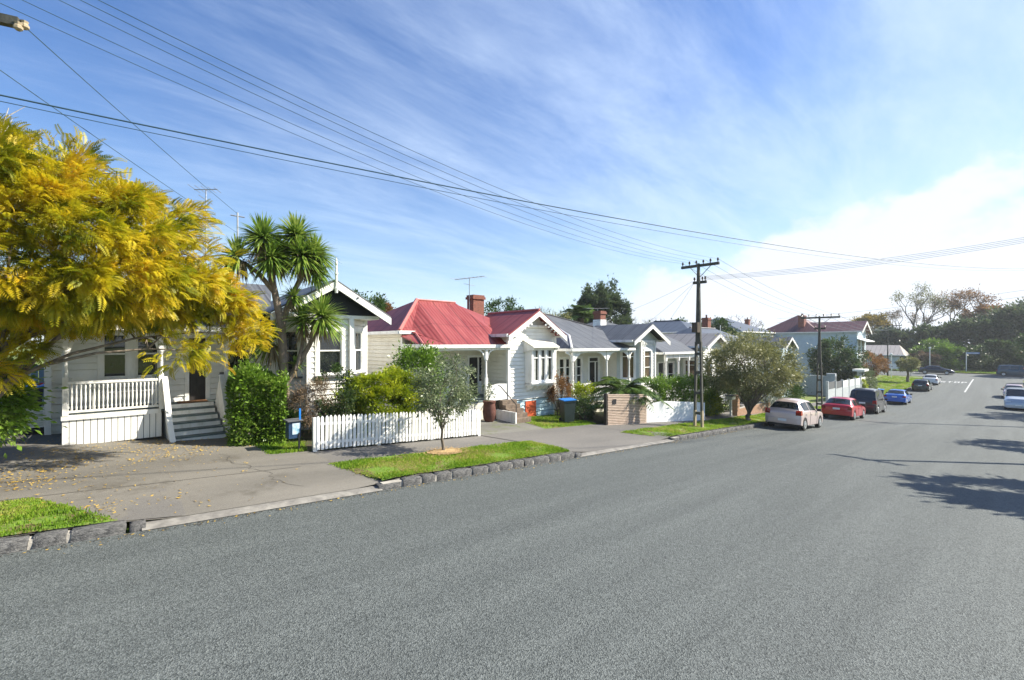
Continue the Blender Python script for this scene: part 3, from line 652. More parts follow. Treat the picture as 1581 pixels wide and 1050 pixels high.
def chimney(root, x, y, z0, z1, w=.45, d=.6, m='brick', capm='brick', pots=1, base=None):
    mb = MB(); mb.box(x - w / 2, x + w / 2, y - d / 2, y + d / 2, z0, z1)
    o = mb.build('chimney', m, root)
    mb = MB(); mb.box(x - w / 2 - .06, x + w / 2 + .06, y - d / 2 - .06, y + d / 2 + .06, z1 - .16, z1 - .04); mb.box(x - w / 2 - .02, x + w / 2 + .02, y - d / 2 - .02, y + d / 2 + .02, z1 - .04, z1 + .06)
    mb.build('chimney_cap', capm, o)
    for i in range(pots):
        py = y + (i - (pots - 1) / 2) * .26
        mb = MB(); mb.lathe((x, py, 0), [(.09, z1 + .06), (.075, z1 + .3), (.10, z1 + .32), (.10, z1 + .36)], 10); mb.build('chimney_pot', 'clay', o)
    if base: mb = MB(); mb.box(x - w / 2 - .03, x + w / 2 + .03, y - d / 2 - .03, y + d / 2 + .03, z0, base); mb.build('chimney_base', 'white', o)
    return o
def antenna(x, y, z0, z1, label, az=0, n=7, L=1.5, group=None):
    t = thing('tv_antenna', (x, y, z0), label, 'antenna', group)
    mb = MB(); mb.tube([(x, y, z0), (x, y, z1)], .018, 6); mb.build('mast', 'metal', t)
    mb = MB(); c, s = math.cos(az), math.sin(az); mb.tube([(x - c * L / 2, y - s * L / 2, z1 - .03), (x + c * L / 2, y + s * L / 2, z1 + .03)], .014, 6)
    for i in range(n):
        u = -L / 2 + L * i / (n - 1); w = .42 - .2 * i / n
        mb.tube([(x + c * u + s * w, y + s * u - c * w, z1), (x + c * u - s * w, y + s * u + c * w, z1)], .008, 5)
    mb.build('boom', 'metal', t)
    mb = MB(); mb.tube([(x - s * .5, y + c * .5, z1 - .35), (x + s * .5, y - c * .5, z1 - .35)], .010, 5); mb.build('dipole', 'metal', t)
    return t

# ------------------------------------------------------------------ house with verandah behind the yellow tree
def gut(x0, y0, x1, y1, z, root, par=None): return gutter(root, [(x0, y0, z), (x1, y1, z)], parent=par)
def house_one():
    t = thing('weatherboard_house', (-16, 2.5, .4), 'white weatherboard house with railed porch and dark gable behind the yellow tree', 'house', 'weatherboard villas along the street')
    F = 1.02; Wl = -15.9
    front = ((Wl, -1.3), (Wl, 3.45)); wins = [(-.30 + 1.3, .18 + 1.3, 1.76, 2.95), (.38 + 1.3, .86 + 1.3, 1.76, 2.95), (2.45 + 1.3, 3.1 + 1.3, 1.85, 2.95)]; dr = (1.55 + 1.3, 1.95 + 1.3, F, 2.85)
    mb = MB(); boards(mb, *front, .3, 3.45, wins + [dr]); boards(mb, (-24, -1.3), (Wl, -1.3), .3, 3.45); mb.build('weatherboards', 'wboard', t)
    mb = MB(); boards(mb, (Wl, 3.45), (-15.2, 3.45), .15, 3.55)
    a = ((-15.2, 3.45), (-14.2, 4.35)); b = ((-14.2, 4.35), (-14.2, 5.65)); c = ((-14.2, 5.65), (-15.2, 6.55))
    La = math.hypot(1, .9); wa = (.32, 1.02, 1.72, 3.08); wb = (.3, 1.0, 1.72, 3.08)
    boards(mb, *a, .05, 3.6, [wa]); boards(mb, *b, .05, 3.6, [wb]); boards(mb, *c, .05, 3.6, [wa]); boards(mb, (-15.2, 6.55), (-24, 6.55), .0, 3.6)
    mb.build('bay_weatherboards', 'wboard', t)
    for p in (a, c): window(t, *p, *wa, sillmat='greyfence')
    window(t, *b, *wb, sillmat='greyfence')
    for w in wins: window(t, *front, *w, casing=.1, sillmat='greyfence' if w is wins[2] else None)
    door(t, *front, *dr[:2], F, 2.85)
    # corner boards
    for i, (x, y) in enumerate(((Wl + .03, -1.3), (Wl + .03, 3.40), (-14.17, 4.33), (-14.17, 5.67), (-15.19, 6.57), (-15.22, 3.42))):
        mb = MB(); mb.box(x - .06, x + .06, y - .06, y + .06, .1, 3.52); mb.build('corner_board', 'white', t)
    # verandah floor, skirting, rail
    mb = MB(); mb.box(Wl, -14.42, -.95, .9, F - .06, F); mb.box(Wl, -15.22, .9, 3.1, F - .06, F); mb.box(-15.22, -14.42, 2.2, 3.1, F - .06, F); fl = mb.build('verandah_floor', 'tread', t)
    mb = MB(); mb.box(-14.44, -14.36, -.97, .82, F - .10, F + .012); mb.build('floor_edge', 'white', fl)
    n = 15; sk = bpy.data.meshes.new('skirting_board')
    m_ = MB(); m_.box(-.012, .012, -.054, .054, 0, .62); sk.from_pydata(m_.v, [], m_.f); sk.materials.append(MT['white'])
    for i in range(n):
        o = bpy.data.objects.new('skirting_board', sk); COL.objects.link(o); o.parent = t; o.location = Vector((-14.41, -.90 + i * .12, .32)) - t.location
    for i in range(11):
        o = bpy.data.objects.new('skirting_board', sk); COL.objects.link(o); o.parent = t; o.location = Vector((-14.5 - i * .12, -.955, .32)) - t.location; o.rotation_euler = (0, 0, R(90))
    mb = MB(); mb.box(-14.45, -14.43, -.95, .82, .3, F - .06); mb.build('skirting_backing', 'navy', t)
    for (x, y) in ((-14.4, -.9), (-14.4, .83), (-14.4, 2.25)): post(t, x, y, F, 3.0, s=.10)
    bal = bpy.data.meshes.new('baluster'); m_ = MB(); m_.lathe((0, 0, 0), [(.02, 0), (.02, .1), (.012, .14), (.022, .3), (.014, .5), (.02, .56), (.02, .66)], 6); bal.from_pydata(m_.v, [], m_.f); bal.shade_smooth(); bal.materials.append(MT['white'])
    def rail(p, q, zz0, zz1, n):
        mb = MB(); mb.beam((*p, zz0 + .76), (*q, zz1 + .76), .07, .06); mb.beam((*p, zz0 + .09), (*q, zz1 + .09), .05, .05); mb.build('handrail', 'white', t)
        for i in range(n):
            s = (i + .7) / (n + .4); o = bpy.data.objects.new('baluster', bal); COL.objects.link(o); o.parent = t
            o.location = Vector((p[0] + (q[0] - p[0]) * s, p[1] + (q[1] - p[1]) * s, zz0 + (zz1 - zz0) * s + .09)) - t.location
    rail((-14.4, -.85), (-14.4, .78), F, F, 21)
    rail((-15.85, -.92), (-14.45, -.92), F, F, 15)
    # steps let into the porch, with curved boarded side walls
    st = 5
    for i in range(st):
        z = F - .02 - (i + .6) * (F - .26) / st; x = -15.2 + i * .24; ya, yb = .98 + .012 * i, 2.06 + .03 * i
        mb = MB(); mb.box(x - .02, x + .26, ya, yb, z - .04, z); mb.build('tread', 'tread', t)
        mb = MB(); mb.box(x + .215, x + .235, ya, yb, z - .155, z - .04); mb.build('riser', 'white', t)
    mb = MB(); mb.box(-15.24, -15.2, .98, 2.06, F - .16, F - .004); mb.build('riser', 'white', t)
    for y, dy, fl_ in ((.93, -.06, .12), (2.10, .06, .14)):
        sgn = 1 if y < 1.5 else 1
        pr = [(-15.2, y, F + .02), (-14.5, y, F + .78), (-14.36, y, F + .76), (-14.22, y + .02, 1.45), (-14.08, y + fl_ * .4, 1.0), (-14.0, y + fl_ * .6, .66), (-13.9, y + fl_ * .8, .42), (-13.78, y + fl_, .22), (-15.2, y, .24)]
        mb = MB(); mb.prism(pr, (0, dy, 0)); w = mb.build('stair_wall', 'white', t)
        mb = MB(); q = [Vector(p) for p in pr[1:8]]
        for i in range(6): mb.beam(q[i] + Vector((0, dy / 2, .02)), q[i + 1] + Vector((0, dy / 2, .02)), .12, .045)
        mb.build('stair_coping', 'white', w)
    mb = MB(); mb.box(-15.75, -15.3, 1.25, 1.95, F + .002, F + .02); tag(mb.build('door_mat', 'mat'), 'brown door mat on the porch of the nearest house', 'door mat')
    # roofs
    roof(t, [[(-14.15, -1.6, 3.12), (-14.15, 3.3, 3.12), (-18.4, 4.3, 4.88), (-18.4, .8, 4.88)], [(-14.15, -1.6, 3.12), (-18.4, .8, 4.88), (-24, .8, 4.88), (-24, -1.6, 3.12)]], 'greyroof')
    gut(-14.12, -1.6, -14.12, 3.3, 3.08, t); gut(-14.12, -1.63, -24, -1.63, 3.08, t)
    mb = MB(); mb.beam((-14.38, -1.0, 2.98), (-14.38, 3.3, 2.98), .06, .16); mb.build('verandah_beam', 'white', t)
    mb = MB(); mb.box(-15.88, -14.42, -1.2, 3.2, 2.99, 3.01); mb.build('verandah_ceiling', 'white', t)
    r = gable(t, -14.2, 3.2, 6.85, 5.02, 3.6, 4.68, roofm='greyroof', back=-19, infill='navy')
    mb = MB(); mb.prism([(-14.24, 3.5, 3.62), (-14.24, 6.55, 3.62), (-14.24, 5.02, 4.52)], (.03, 0, 0)); mb.build('gable_infill', 'navy', t)
    mb = MB(); mb.box(-15.2, -14.12, 3.4, 6.6, 3.5, 3.6); mb.build('frieze', 'white', t)
    mb = MB(); mb.lathe((-13.72, 5.02, 0), [(.045, 4.25), (.06, 4.4), (.04, 4.45), (.04, 4.8), (.06, 4.84), (.035, 4.9), (.028, 5.1), (.045, 5.14), (.01, 5.34)], 8); mb.build('finial', 'white', t)
    for (y, z) in ((4.35, 4.0), (5.7, 4.0)):
        mb = MB(); mb.lathe((-13.73, y, z + .14), [(.03, 0), (.03, .03)], 10, 'X'); mb.build('roundel', 'navy', t)
    mb = MB(); mb.tube([(-13.75, 6.8, 3.55), (-14.1, 6.6, 3.4), (-14.15, 5.72, 3.3), (-14.12, 5.72, .2)], .035, 6) if False else mb.tube([(-14.12, 5.6, 3.5), (-14.12, 5.6, .2)], .035, 6); mb.build('downpipe', 'white', t)
    antenna(-18, 2.22, 4.85, 7.9, 'tall tv antenna mast above the nearest house roof', az=R(60), n=5, L=.7)
    # porch seat seen through the balusters
    s = thing('garden_bench', (-15.4, .3, F), 'white slatted bench on the porch behind the balusters', 'bench')
    for y in (-.45, .75):
        for x in (-15.62, -15.25): mb = MB(); mb.box(x - .02, x + .02, y - .02, y + .02, F, F + (.72 if x < -15.5 else .42)); mb.build('leg', 'white', s)
    for i in range(4): mb = MB(); mb.box(-15.62 + i * .1, -15.54 + i * .1, -.5, .8, F + .42, F + .44); mb.build('seat_slat', 'white', s)
    for i in range(3): mb = MB(); mb.box(-15.66, -15.64, -.5, .8, F + .5 + i * .09, F + .56 + i * .09); mb.build('back_slat', 'white', s)
    # blue boarded side fence, heat pump
    f = thing('board_fence', (-18, -1.5, .5), 'blue-grey upright board fence in shade left of the nearest house', 'fence')
    for i in range(26):
        y = -1.5 - i * .16; mb = MB(); mb.box(-18.02 + .012 * (i % 2), -17.99 + .012 * (i % 2), y - .15, y, .45, 2.1); mb.build('board', 'bluefence', f)
    h = thing('heat_pump', (-16.3, -1.5, .55), 'white slatted heat pump unit against the side of the nearest house', 'heat pump')
    mb = MB(); mb.box(-16.5, -15.9, -1.72, -1.36, .62, 1.12); mb.build('casing', 'white', h)
    for i in range(8): mb = MB(); mb.box(-15.895, -15.88, -1.69, -1.39, .66 + i * .055, .69 + i * .055); mb.build('slat', 'gboard', h)
    for y in (-1.66, -1.42): mb = MB(); mb.box(-16.4, -15.95, y - .03, y + .03, .4, .62); mb.build('foot', 'blackp', h)
house_one()

# ------------------------------------------------------------------ red roofed house
def house_two():
    t = thing('weatherboard_house', (-16, 12, -.4), 'white and cream weatherboard house with red iron roof and box bay window', 'house', 'weatherboard villas along the street')
    F = .38; Wl = -16.0; y0 = 8.45; g0, g1, gc = 12.45, 15.4, 13.9
    side = ((-24, y0), (Wl, y0)); front = ((Wl, y0), (Wl, g0))
    dr = (11.72 - y0, 12.22 - y0, F, 2.06); w1 = (.8, 1.7, 1.1, 2.3)
    mb = MB(); boards(mb, *side, -.3, 3.15); boards(mb, *front, -.3, 3.1, [(dr[0], dr[1] + .35, F, 2.06), w1]); mb.build('weatherboards', 'cream', t)
    window(t, *front, *w1); door(t, *front, dr[0], dr[1], F, 2.06, side=.35)
    gl = ((Wl, g0), (-14.2, g0)); gf = ((-14.2, g0), (-14.2, g1))
    slope = (4.12 - 3.0) / 1.62
    mb = MB(); boards(mb, *gl, -.5, 3.05); mb.build('gable_side_weatherboards', 'cream', t)
    op = (1.02, 2.42, .95, 2.45)
    mb = MB(); boards(mb, *gf, .2, 3.02, [op]); boards(mb, *gf, 3.02, 3.9, top=lambda z: ((z - 3.0) / slope - .15, 2.95 - (z - 3.0) / slope + .15)); boards(mb, (-14.2, g1), (-24, g1), -.6, 3.1); mb.build('gable_weatherboards', 'wboard', t)
    mb = MB(); boards(mb, (-14.22, 13.0), (-14.22, g1), -.75, .17); mb.build('base_weatherboards', 'bluebase', t)
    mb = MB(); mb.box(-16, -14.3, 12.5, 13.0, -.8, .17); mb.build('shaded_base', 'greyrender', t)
    mb = MB(); mb.box(-14.22, -14.16, 13.5, 14.15, -.62, .1); d = mb.build('basement_door', 'orange', t); tag(d, 'orange red basement hatch')
    mb = MB(); mb.box(-14.158, -14.14, 13.56, 14.09, -.4, -.34); mb.box(-14.158, -14.14, 13.56, 14.09, -.14, -.08); mb.build('batten', 'orange', d)
    for x, y in ((-14.17, g0 + .02), (-14.17, g1 - .02), (Wl + .02, y0 + .02)): mb = MB(); mb.box(x - .065, x + .065, y - .065, y + .065, -.4, 3.0); mb.build('corner_board', 'white', t)
    # box bay with hood
    bx = -13.78; ya, yb = g0 + 1.0, g0 + 2.44; bf = ((bx, ya), (bx, yb))
    mb = MB(); mb.box(-14.2, bx - .06, ya, ya + .05, .9, 2.5); mb.box(-14.2, bx - .06, yb - .05, yb, .9, 2.5); mb.box(-14.2, bx, ya, yb, .82, .93); mb.box(-14.2, bx - .06, ya, yb, 2.44, 2.5); bay = mb.build('box_bay', 'white', t)
    window(t, *bf, .1, yb - ya - .1, 1.0, 2.42, cols=3, sash=.74, casing=.1, curtain=True, mull=.08)
    for i in range(5): mb = MB(); y = ya + .1 + i * .31; mb.prism([(-14.2, y, .82), (bx, y, .82), (bx - .05, y, .72), (-14.2, y, .55)], (0, .06, 0)); mb.build('bay_bracket', 'white', bay)
    mb = MB(); pts = [(-14.2, ya - .12, 2.82), (-13.5, ya - .12, 2.5), (-13.5, yb + .12, 2.5), (-14.2, yb + .12, 2.82)]; mb.prism(pts, (0, 0, .05)); h = mb.build('window_hood', 'cream', t)
    for y in (ya - .1, yb + .06): mb = MB(); mb.prism([(-14.2, y, 2.8), (-13.55, y, 2.5), (-13.55, y, 2.42), (-14.2, y, 2.3)], (0, .04, 0)); mb.build('hood_bracket', 'white', h)
    # verandah
    mb = MB(); mb.box(Wl, -14.2, y0, g0, F - .1, F); mb.build('verandah_floor', 'tread', t)
    mb = MB(); mb.box(-14.25, -14.2, y0, 11.3, -.4, F - .1); mb.build('verandah_skirt', 'cream', t)
    for y in (8.55, 11.28): post(t, -14.2, y, F, 2.52, s=.12)
    mb = MB(); mb.beam((-14.2, y0, 2.5), (-14.2, g0 - .05, 2.5), .07, .16); mb.build('verandah_beam', 'white', t)
    # curved white balustrade panel with steps and rail beneath
    mb = MB(); mb.prism([(-14.14, 11.38, .32), (-14.14, 12.38, .32), (-14.14, 12.38, .98), (-14.14, 11.9, 1.0), (-14.14, 11.5, .95), (-14.14, 11.38, .86)], (-.05, 0, 0)); mb.build('balustrade_panel', 'white', t)
    for i in range(5):
        mb = MB(); z = .3 - i * .16; mb.box(-14.1 + i * .22, -13.88 + i * .22, 11.9, 12.7, -.75, z); mb.build('step', 'step', t)
    mb = MB(); mb.tube([(-14.05, 11.82, .95), (-13.9, 11.82, .9), (-12.95, 11.82, .25), (-12.95, 11.82, -.6)], .02, 6); mb.build('stair_rail', 'blackp', t)
    mb = MB(); mb.box(-14.1, -12.9, 11.74, 11.8, -.6, -.05); mb.build('stair_string', 'white', t)
    # roofs: tall hipped main roof running down over the verandah
    E0 = 3.18; A = (-17.4, 9.9, 4.62); B = (-17.4, 11.95, 4.62)
    c0 = (-15.75, 8.2, E0)
    r = roof(t, [[c0, A, (-23, 8.2, E0)], [(-14.1, 9.35, 2.62), (-14.1, 12.6, 2.62), (-15.75, 12.6, 3.55), B, A, c0, (-15.75, 8.62, E0 + .02)],
                 [(-14.1, 8.25, 2.62), (-14.1, 9.38, 2.62), (-15.75, 9.3, 3.2), (-15.75, 8.25, 3.0)],
                 [(-15.75, 12.6, 3.55), (-15.75, 15.6, 3.1), (-19.5, 15.6, 3.1), B], [A, B, (-19.5, 15.6, 3.1), (-23, 8.2, E0)]], 'redroof')
    cap(r, [A, c0], 'redcap', .08); cap(r, [A, B], 'redcap', .05); cap(r, [(-15.7, 8.85, 3.12), (-14.1, 8.3, 2.64)], 'redcap', .05)
    gut(-23, 8.17, -15.7, 8.17, E0 - .05, t); gut(-15.7, 8.15, -15.7, 8.9, E0 - .05, t); gut(-14.07, 8.22, -14.07, 12.62, 2.58, t); gut(-14.05, 8.22, -15.75, 8.22, 2.6, t)
    mb = MB(); mb.box(-15.98, -14.25, 8.5, 12.4, 2.53, 2.55); mb.build('verandah_ceiling', 'cream', t)
    r2 = gable(t, -14.2, 12.1, 15.72, gc, 3.08, 4.18, roofm='redroof', back=-17.3, over=.5)
    cap(r2, [(-13.7, gc, 4.18), (-17.3, gc, 4.18)], 'redcap', .05)
    mb = MB(); mb.box(-14.2, -14.08, 12.9, 14.9, 3.42, 3.52); mb.build('gable_sill', 'white', t)
    mb = MB(); mb.prism([(-14.19, 13.05, 3.52), (-14.19, 14.75, 3.52), (-14.19, gc, 4.08)], (.03, 0, 0)); mb.build('gable_infill', 'gboard', t)
    gut(-13.75, 12.08, -15.7, 12.08, 3.03, t); gut(-13.75, 15.74, -17.3, 15.74, 3.03, t)
    mb = MB()
    for s in (-1, 1):
        for i in range(6): q = i / 6; mb.beam((-13.74, gc + s * (1.55 - q * 1.2), 3.12 + q * .55), (-13.74, gc + s * (1.4 - q * 1.2), 3.02 + q * .6), .03, .07)
    mb.build('gable_fretwork', 'white', t)
    chimney(t, -18.5, 14.0, 3.4, 5.15, .55, .7, pots=0)
    antenna(-18.3, 13.45, 4.0, 6.05, 'wide tv antenna beside the brick chimney of the red roofed house', az=R(20), n=8, L=1.8)
house_two()

# ------------------------------------------------------------------ grey roofed villa
def house_three():
    t = thing('weatherboard_house', (-16, 20.5, -1), 'pale villa with grey iron roof, arched verandah brackets and white chimney base', 'house', 'weatherboard villas along the street')
    F = -.2; Wl = -16; y0 = 16.75; front = ((Wl, y0), (Wl, 21.6)); y1 = 24.8
    fd = (17.75 - y0, 19.6 - y0, F + .05, 1.86); dr = (20.3 - y0, 20.85 - y0, F, 1.6)
    mb = MB(); boards(mb, *front, -1.2, 2.8, [fd, (dr[0], dr[1] + .3, F, 1.9)]); boards(mb, (-24, y0), (Wl, y0), -1, 2.8); boards(mb, (Wl, 21.6), (-15, 21.6), -1.2, 2.9); mb.build('weatherboards', 'cream', t)
    window(t, *front, *fd, cols=4, sash=[.28, .52, .76], casing=.1, sill=False, mull=.12, name='french_window'); door(t, *front, dr[0], dr[1], F, 1.6, fan=.25, side=.3)
    a = ((-15, 21.6), (-14, 22.5)); b = ((-14, 22.5), (-14, 24.0)); c = ((-14, 24.0), (-15, 24.8)); wa = (.3, .98, .65, 2.25); wb = (.38, 1.08, .65, 2.25)
    mb = MB(); boards(mb, *a, -1.4, 2.85, [wa]); mb.build('shade_toned_bay_boards', 'gboard', t)  # grey-green boards put the shade on this bay facet into its colour
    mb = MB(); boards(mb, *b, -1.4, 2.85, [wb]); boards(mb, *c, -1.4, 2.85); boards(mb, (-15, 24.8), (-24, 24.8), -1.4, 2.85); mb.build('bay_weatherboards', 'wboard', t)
    window(t, *a, *wa, glass='glassb', sash=.8); window(t, *b, *wb, sash=[.4, .8], glass='glassb')
    for x, y in ((-13.98, 22.5), (-13.98, 24.0), (-14.98, 24.8)): mb = MB(); mb.box(x - .06, x + .06, y - .06, y + .06, -1.3, 2.85); mb.build('corner_board', 'white', t)
    mb = MB(); mb.box(Wl, -14.2, y0, 21.5, F - .1, F); mb.build('verandah_floor', 'tread', t)
    mb = MB(); mb.box(-14.28, -14.22, y0, 21.6, -1.1, F - .1); mb.build('verandah_skirt', 'cream', t)
    for y in (16.8, 19.6, 21.7): post(t, -14.25, y, F, 2.3, s=.14)
    for ya, yb in ((16.9, 19.5), (19.7, 21.6)):
        mb = MB(); k = 12; L = yb - ya   # arched valance
        for i in range(k):
            f = lambda s: 2.22 - .42 * (2 * s - 1) ** 4
            s0, s1 = i / k, (i + 1) / k; mb.prism([(-14.24, ya + s0 * L, f(s0)), (-14.24, ya + s1 * L, f(s1)), (-14.24, ya + s1 * L, 2.3), (-14.24, ya + s0 * L, 2.3)], (.03, 0, 0))
        mb.build('valance', 'white', t)
        mb = MB(); mb.beam((-14.25, ya, .62), (-14.25, yb, .62), .07, .06); mb.beam((-14.25, ya, -.05), (-14.25, yb, -.05), .05, .05)
        mb.build('handrail', 'white', t)
        for i in range(int(L / .16)): y = ya + .1 + i * .16; mb = MB(); mb.box(-14.265, -14.235, y - .035, y + .035, -.05, .6); mb.build('baluster', 'white', t)
    A = (-19, 19.0, 4.46); B = (-19, 20, 4.48)
    r = roof(t, [[(-14.1, 16.55, 2.42), (-14.1, 22.3, 2.42), (-16.2, 22.6, 3.34), (-17, 22, 3.70), B, A, (-15.7, 18.2, 3.08)], [(-14.1, 16.55, 2.42), (-15.7, 18.2, 3.08), A, (-24, 16.55, 2.42)],
                 [B, (-17, 22, 3.7), (-15.2, 25, 2.9), (-22, 25, 2.9)], [A, B, (-22, 25, 2.9), (-24, 16.5, 2.42)]], 'greyroof')
    cap(r, [(-14.1, 16.55, 2.44), (-15.7, 18.2, 3.1), A], 'white', .06); cap(r, [A, B, (-17, 22, 3.7)], 'greyroof', .05)
    gut(-14.06, 16.5, -14.06, 22.0, 2.37, t); gut(-14.06, 16.52, -24, 16.52, 2.37, t)
    mb = MB(); mb.box(-15.98, -14.3, 16.8, 21.6, 2.31, 2.33); mb.build('verandah_ceiling', 'white', t)
    r2 = gable(t, -14, 21.1, 24.95, 22.98, 2.86, 3.84, roofm='greyroof', back=-17.6, over=.5)
    gut(-13.6, 21.08, -16.3, 21.08, 2.82, t)
    mb = MB(); mb.prism([(-14.05, 21.6, 2.9), (-14.05, 24.5, 2.9), (-14.05, 22.98, 3.66)], (.03, 0, 0)); mb.build('gable_infill', 'gboard', t)
    mb = MB(); mb.box(-15, -13.92, 21.5, 24.8, 2.78, 2.88); mb.build('frieze', 'white', t)
    mb = MB()
    for i in range(9): y = 22.55 + i * .18; mb.box(-13.97, -13.9, y, y + .07, 2.62, 2.78)
    mb.build('dentils', 'white', t)
    chimney(t, -19, 25.3, 2.5, 4.9, .6, .6, pots=0, base=4.35)
    antenna(-19.1, 25.2, 4.9, 5.15, 'flat pale tv antenna on the white based chimney', az=R(60), n=5, L=1.6)
house_three()

def house_four():
    t = thing('weatherboard_house', (-16, 30, -1.6), 'pale house with taupe roof and finialled white gable behind the power pole', 'house', 'weatherboard villas along the street')
    F = -.7; Wl = -15.6; front = ((Wl, 25.6), (Wl, 30.4))
    ops = [(.5, 1.1, F + .1, 1.35), (1.6, 2.3, F, 1.35), (2.9, 3.7, F + .3, 1.35)]
    mb = MB(); boards(mb, *front, -1.9, 2.3, ops, pitch=.18); boards(mb, (-24, 25.6), (Wl, 25.6), -1.9, 2.3, pitch=.18); mb.build('weatherboards', 'gboard', t)
    window(t, *front, *ops[0], casing=.1); door(t, *front, ops[1][0], ops[1][1], F, 1.35); window(t, *front, *ops[2], casing=.1)
    gf = ((-14, 30.4), (-14, 33.6)); wb = (.5, 1.3, .2, 1.5)
    mb = MB(); boards(mb, *gf, -2, 2.4, [wb], pitch=.18); boards(mb, (-14, 33.6), (-24, 33.6), -2.2, 2.4, pitch=.18); mb.build('gable_weatherboards', 'wboard', t)
    ws = (.3, 1.2, .1, 1.5); sd = ((Wl, 30.4), (-14, 30.4)); mb = MB(); boards(mb, *sd, -2, 2.4, [ws], pitch=.18); mb.build('gable_side_weatherboards', 'gboard', t)
    window(t, *gf, *wb, glass='glassb'); window(t, *sd, *ws, glass='glassb', sash=.75)
    mb = MB(); mb.box(Wl, -14.1, 25.6, 30.3, F - .12, F); mb.build('verandah_floor', 'tread', t)
    mb = MB(); mb.box(-14.15, -14.1, 25.6, 30.3, -1.9, F - .12); mb.build('verandah_skirt', 'white', t)
    for y in (25.7, 27.3, 28.7, 30.2): post(t, -14.2, y, F, 2.05, s=.16, bracket=False)
    mb = MB(); mb.box(-14.28, -14.14, 25.6, 30.3, 1.75, 2.05); mb.build('verandah_beam', 'white', t)
    mb = MB(); mb.box(-14.25, -14.17, 25.7, 28.6, F, .1); mb.build('verandah_wall', 'white', t)
    r = roof(t, [[(-14.05, 25.2, 2.12), (-14.05, 30.6, 2.12), (-17, 30.6, 3.3), (-17.5, 27.5, 3.6), (-17.5, 26.8, 3.6)], [(-14.05, 25.2, 2.12), (-17.5, 26.8, 3.6), (-24, 26.8, 3.6), (-24, 25.2, 2.12)]], 'greyroof')
    gut(-14.02, 25.2, -14.02, 30.2, 2.07, t); gut(-14.02, 25.18, -24, 25.18, 2.07, t)
    mb = MB(); mb.box(-15.58, -14.3, 25.65, 30.3, 2.03, 2.05); mb.build('verandah_ceiling', 'white', t)
    gable(t, -14, 30.0, 34.0, 32.05, 2.5, 3.42, roofm='brownroof', back=-26, over=.5)
    gut(-13.6, 29.98, -26, 29.98, 2.44, t, None)
    mb = MB(); mb.prism([(-14.02, 30.5, 2.4), (-14.02, 33.5, 2.4), (-14.02, 32.05, 3.2)], (.03, 0, 0)); mb.build('gable_infill', 'gboard', t)
    mb = MB(); mb.lathe((-13.5, 32.05, 0), [(.05, 3.1), (.05, 3.45), (.03, 3.6), (.03, 3.9), (.01, 4.0)], 8); mb.build('finial', 'white', t)
house_four()

# ------------------------------------------------------------------ further houses
def hip_house(name, x0, x1, y0, y1, zb, ze, za, wallm, roofm, label, group=None, wins=(), over=.4, ridge=None, alongy=True):
    t = thing(name, ((x0 + x1) / 2, (y0 + y1) / 2, zb), label, 'house', group)
    mb = MB()
    for a, b in (((x0, y0), (x1, y0)), ((x1, y0), (x1, y1)), ((x1, y1), (x0, y1)), ((x0, y1), (x0, y0))): boards(mb, a, b, zb, ze, pitch=.22, proud=.03)
    mb.build('weatherboards', wallm, t)
    X0, X1, Y0, Y1 = x0 - over, x1 + over, y0 - over, y1 + over; h = min(X1 - X0, Y1 - Y0) / 2 * .98
    if ridge: h = ridge
    if (Y1 - Y0) > (X1 - X0): A = ((X0 + X1) / 2, Y0 + h, za); B = ((X0 + X1) / 2, Y1 - h, za); P = [[(X0, Y0, ze), (X1, Y0, ze), A], [(X1, Y0, ze), (X1, Y1, ze), B, A], [(X1, Y1, ze), (X0, Y1, ze), B], [(X0, Y1, ze), (X0, Y0, ze), A, B]]
    else: A = (X0 + h, (Y0 + Y1) / 2, za); B = (X1 - h, (Y0 + Y1) / 2, za); P = [[(X0, Y0, ze), (X1, Y0, ze), B, A], [(X1, Y0, ze), (X1, Y1, ze), B], [(X1, Y1, ze), (X0, Y1, ze), A, B], [(X0, Y1, ze), (X0, Y0, ze), A]]
    r = roof(t, P, roofm); cap(r, [A, B], roofm, .08)
    gutter(t, [(X0, Y0, ze - .05), (X1, Y0, ze - .05), (X1, Y1, ze - .05)])
    for (fa, a, b, za_, zb_) in wins:
        p = {'S': ((x0, y0), (x1, y0)), 'E': ((x1, y0), (x1, y1))}[fa]; window(t, *p, a, b, za_, zb_, casing=.12, depth=.07)
    return t
